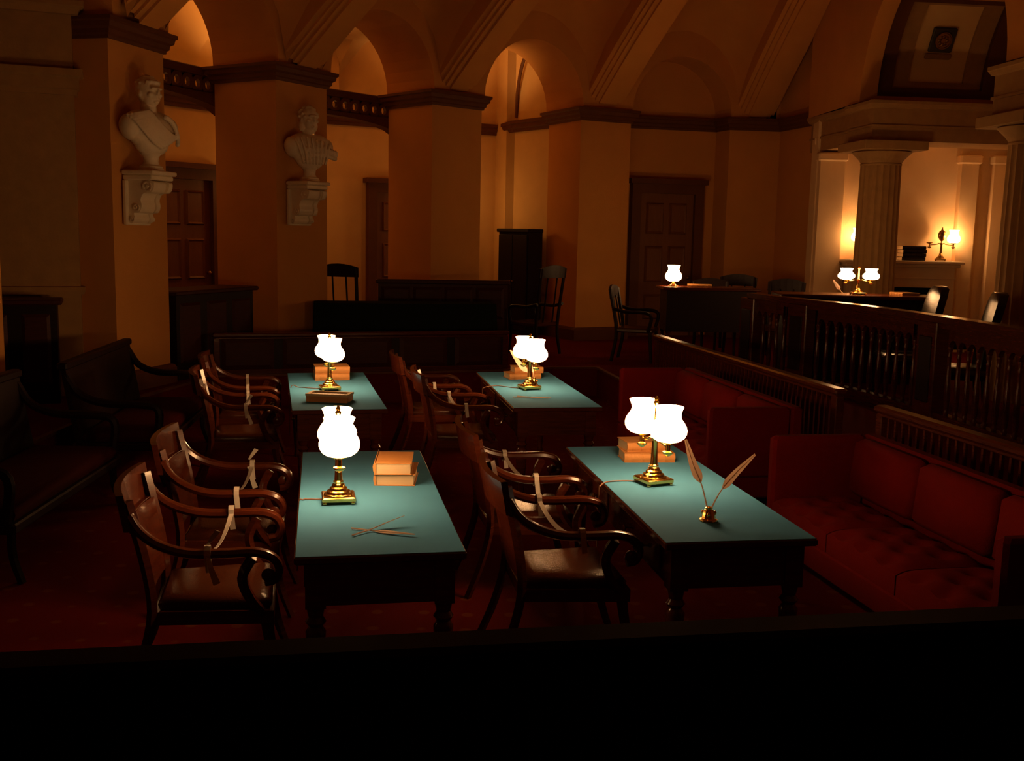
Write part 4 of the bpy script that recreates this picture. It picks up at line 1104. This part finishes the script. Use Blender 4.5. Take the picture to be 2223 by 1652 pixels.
# ---- marble busts on scrolled brackets
def ell(bm, c, r, rot=None, seg=16):
    M = Matrix.Translation(c) @ (rot.to_matrix().to_4x4() if rot else Matrix.Identity(4)) @ Matrix.Diagonal((*r, 1))
    bmesh.ops.create_icosphere(bm, subdivisions=3 if max(r) > .05 else 1, radius=1, matrix=M)
from mathutils import Euler
def make_bust(kind):
    bm = bmesh.new()
    E = lambda x=0, y=0, z=0: Euler((x, y, z))
    # faces -y (towards the room); z=0 at the underside of the chest
    hy = .02
    ell(bm, (0, .015, .615), (.098, .120, .138)); ell(bm, (0, -.030, .555), (.076, .084, .095))      # skull, jaw
    ell(bm, (0, -.124, .588), (.017, .028, .038), E(.35)); ell(bm, (0, -.108, .630), (.066, .022, .018))   # nose, brow
    ell(bm, (0, -.108, .538), (.033, .015, .013)); ell(bm, (0, -.102, .502), (.029, .024, .022))    # mouth, chin
    for s in (-1, 1):
        ell(bm, (s*.097, .012, .585), (.013, .026, .038), E(.2)); ell(bm, (s*.050, -.082, .57), (.030, .028, .030))
        ell(bm, (s*.13, .02, .335), (.14, .105, .085), E(0, s*.36)); ell(bm, (s*.205, .015, .25), (.095, .105, .13), E(0, s*.25))
    ell(bm, (0, .015, .44), (.070, .074, .13)); ell(bm, (0, -.005, .225), (.235, .135, .20)); ell(bm, (0, -.015, .12), (.175, .12, .14)); ell(bm, (0, .0, .04), (.10, .08, .08))
    # hair
    if kind == 0:
        ell(bm, (0, .028, .640), (.104, .118, .122))
        for i in range(40):
            ph = 2*math.pi*random.random(); a = random.uniform(.1, 1.35)
            x, y, z = .104*math.cos(ph)*math.sin(a), .028+.118*math.sin(ph)*math.sin(a), .640+.122*math.cos(a)
            if y > -.07: ell(bm, (x, y, z), (.018, .018, .014))
        for i in range(9):
            t = i/8-.5; ell(bm, (.14*t, -.090+.12*t*t, .695), (.014, .015, .018))
    else:
        for i in range(34):
            a = random.uniform(.25, math.pi-.25)*1.0; ph = random.uniform(0, 2*math.pi)
            x, y, z = .104*math.cos(ph)*math.sin(a), .03+.118*math.sin(ph)*math.sin(a), .615+.140*abs(math.cos(a))
            if y > -.06: ell(bm, (x, y, z), (.028, .028, .026))
        for s in (-1, 1): ell(bm, (s*.085, .03, .52), (.03, .05, .07))
    # toga folds sweeping from one shoulder
    def front(x, z):
        q = 1-(x/.30)**2-((z-.24)/.24)**2*.55
        return -.155*math.sqrt(max(.04, q))
    nf = 8
    for i in range(nf):
        t = i/(nf-1)
        for j in range(22):
            u = j/21
            if kind == 0: x = lerp(-.27+.17*t, .02+.20*t, u); z = lerp(.36+.05*t, .06+.12*t, u)-.05*math.sin(math.pi*u)
            else: x = lerp(-.22+.42*t, -.13+.28*t, u); z = lerp(.37-.10*abs(t-.3), .06, u)
            ell(bm, (x, front(x, z), z), (.015, .020, .017))
    if kind == 0:
        for j in range(16):
            u = j/15; x = lerp(.05, .25, u); z = lerp(.36, .12, u*u); ell(bm, (x, front(x, z)-.01, z), (.022, .03, .03))
    if kind == 1:
        for i in range(12):
            t = i/11; ell(bm, (lerp(-.10, .30, t), -.13+.05*t*t, .21+.02*math.sin(t*4)), (.03, .035, .05))
            ell(bm, (lerp(-.06, .29, t), -.135+.05*t*t, .15+.02*math.sin(t*4)), (.03, .03, .035))
    me = bpy.data.meshes.new('figure'); bm.to_mesh(me); bm.free()
    tmp = bpy.data.objects.new('tmp', me); COL.objects.link(tmp)
    r = tmp.modifiers.new('r', 'REMESH'); r.mode = 'VOXEL'; r.voxel_size = .008; r.use_smooth_shade = True
    s_ = tmp.modifiers.new('s', 'SMOOTH'); s_.factor = .5; s_.iterations = 2
    dg = bpy.context.evaluated_depsgraph_get(); me2 = bpy.data.meshes.new_from_object(tmp.evaluated_get(dg))
    bpy.data.objects.remove(tmp)
    me2.name = 'figure'; me2.materials.clear(); me2.materials.append(MAT['marble'])
    return me2
def bust(k, kind, zb, lab, lab2, shift=0.0, turn=.0, sc=1.0):
    m0, rad, tan, wid = PIERS[k]; c = m0-tan*shift-rad*.02
    rz = math.atan2(rad.y, rad.x)-math.pi/2     # local -y points into the room
    br = thing('wall_bracket', lab2, 'bracket', (c.x, c.y, zb), rz, 'marble wall brackets'); br.scale = (.82, 1, 1)
    b = MB(); b.cbox(-.26, -.36, .0, .26, -.0, .045, .01); b.cbox(-.235, -.33, -.05, .235, -.0, .0, .01); b.build('shelf', 'marble', br)
    b = MB(); b.cbox(-.25, -.045, -.50, .25, -.0, -.05, .01); b.build('back_plate', 'marble', br)
    # scrolled console: side profile extruded
    prof = smoothcurve([(-.04, -.05), (-.30, -.055), (-.335, -.11), (-.30, -.17), (-.22, -.18), (-.18, -.24), (-.19, -.31), (-.16, -.37), (-.10, -.38), (-.11, -.44), (-.07, -.48), (-.04, -.47)], 4)
    for s in (-1, 1):
        x0, x1 = (-.20, -.12) if s < 0 else (.12, .20)
        b = MB(); b.loft([[(x0, p.x, p.y) for p in prof], [(x1, p.x, p.y) for p in prof]]); b.build('scroll', 'marble', br, smooth=True, angle=30)
        for (yy, zz, rr) in ((-.265, -.115, .052), (-.135, -.325, .036), (-.085, -.44, .026)):
            v_ = MB(); v_.lathe([(rr, 0), (rr, .02), (rr*.75, .02), (rr*.7, .008), (rr*.35, .008), (rr*.3, .024), (.004, .026)], 16, M=Matrix.Translation((s*.20, yy, zz)) @ Matrix.Rotation(s*math.pi/2, 4, 'Y')); v_.build('volute', 'marble', br, smooth=True)
    b = MB(); b.loft([[(-.12, p.x*.9-.0, p.y) for p in prof], [(.12, p.x*.9, p.y) for p in prof]]); b.build('scroll_centre', 'marble', br, smooth=True, angle=30)
    bu = thing('bust', lab, 'bust', (c.x-rad.x*.20, c.y-rad.y*.20, zb+.045), rz+turn, 'marble busts')
    b = MB(); b.lathe([(.125, 0), (.125, .02), (.115, .03), (.115, .045), (.085, .06), (.072, .09), (.078, .14), (.10, .165), (.10, .185)], 24); b.build('socle', 'marble', bu, smooth=True, angle=35)
    fo = bpy.data.objects.new('figure', make_bust(kind)); COL.objects.link(fo); fo.parent = bu; fo.location = (0, 0, .16); fo.scale = (sc*1.08, sc*1.05, sc)
bust(1, 0, 2.57, 'white marble bust with short hair and draped chest on the left pier', 'scrolled marble bracket on the left pier under the short haired bust', -.13, -.30, 1.02)
bust(2, 1, 2.61, 'white marble bust with full hair and heavy cloak on the second pier', 'scrolled marble bracket on the second pier under the cloaked bust', -.11, -.35, 1.0)
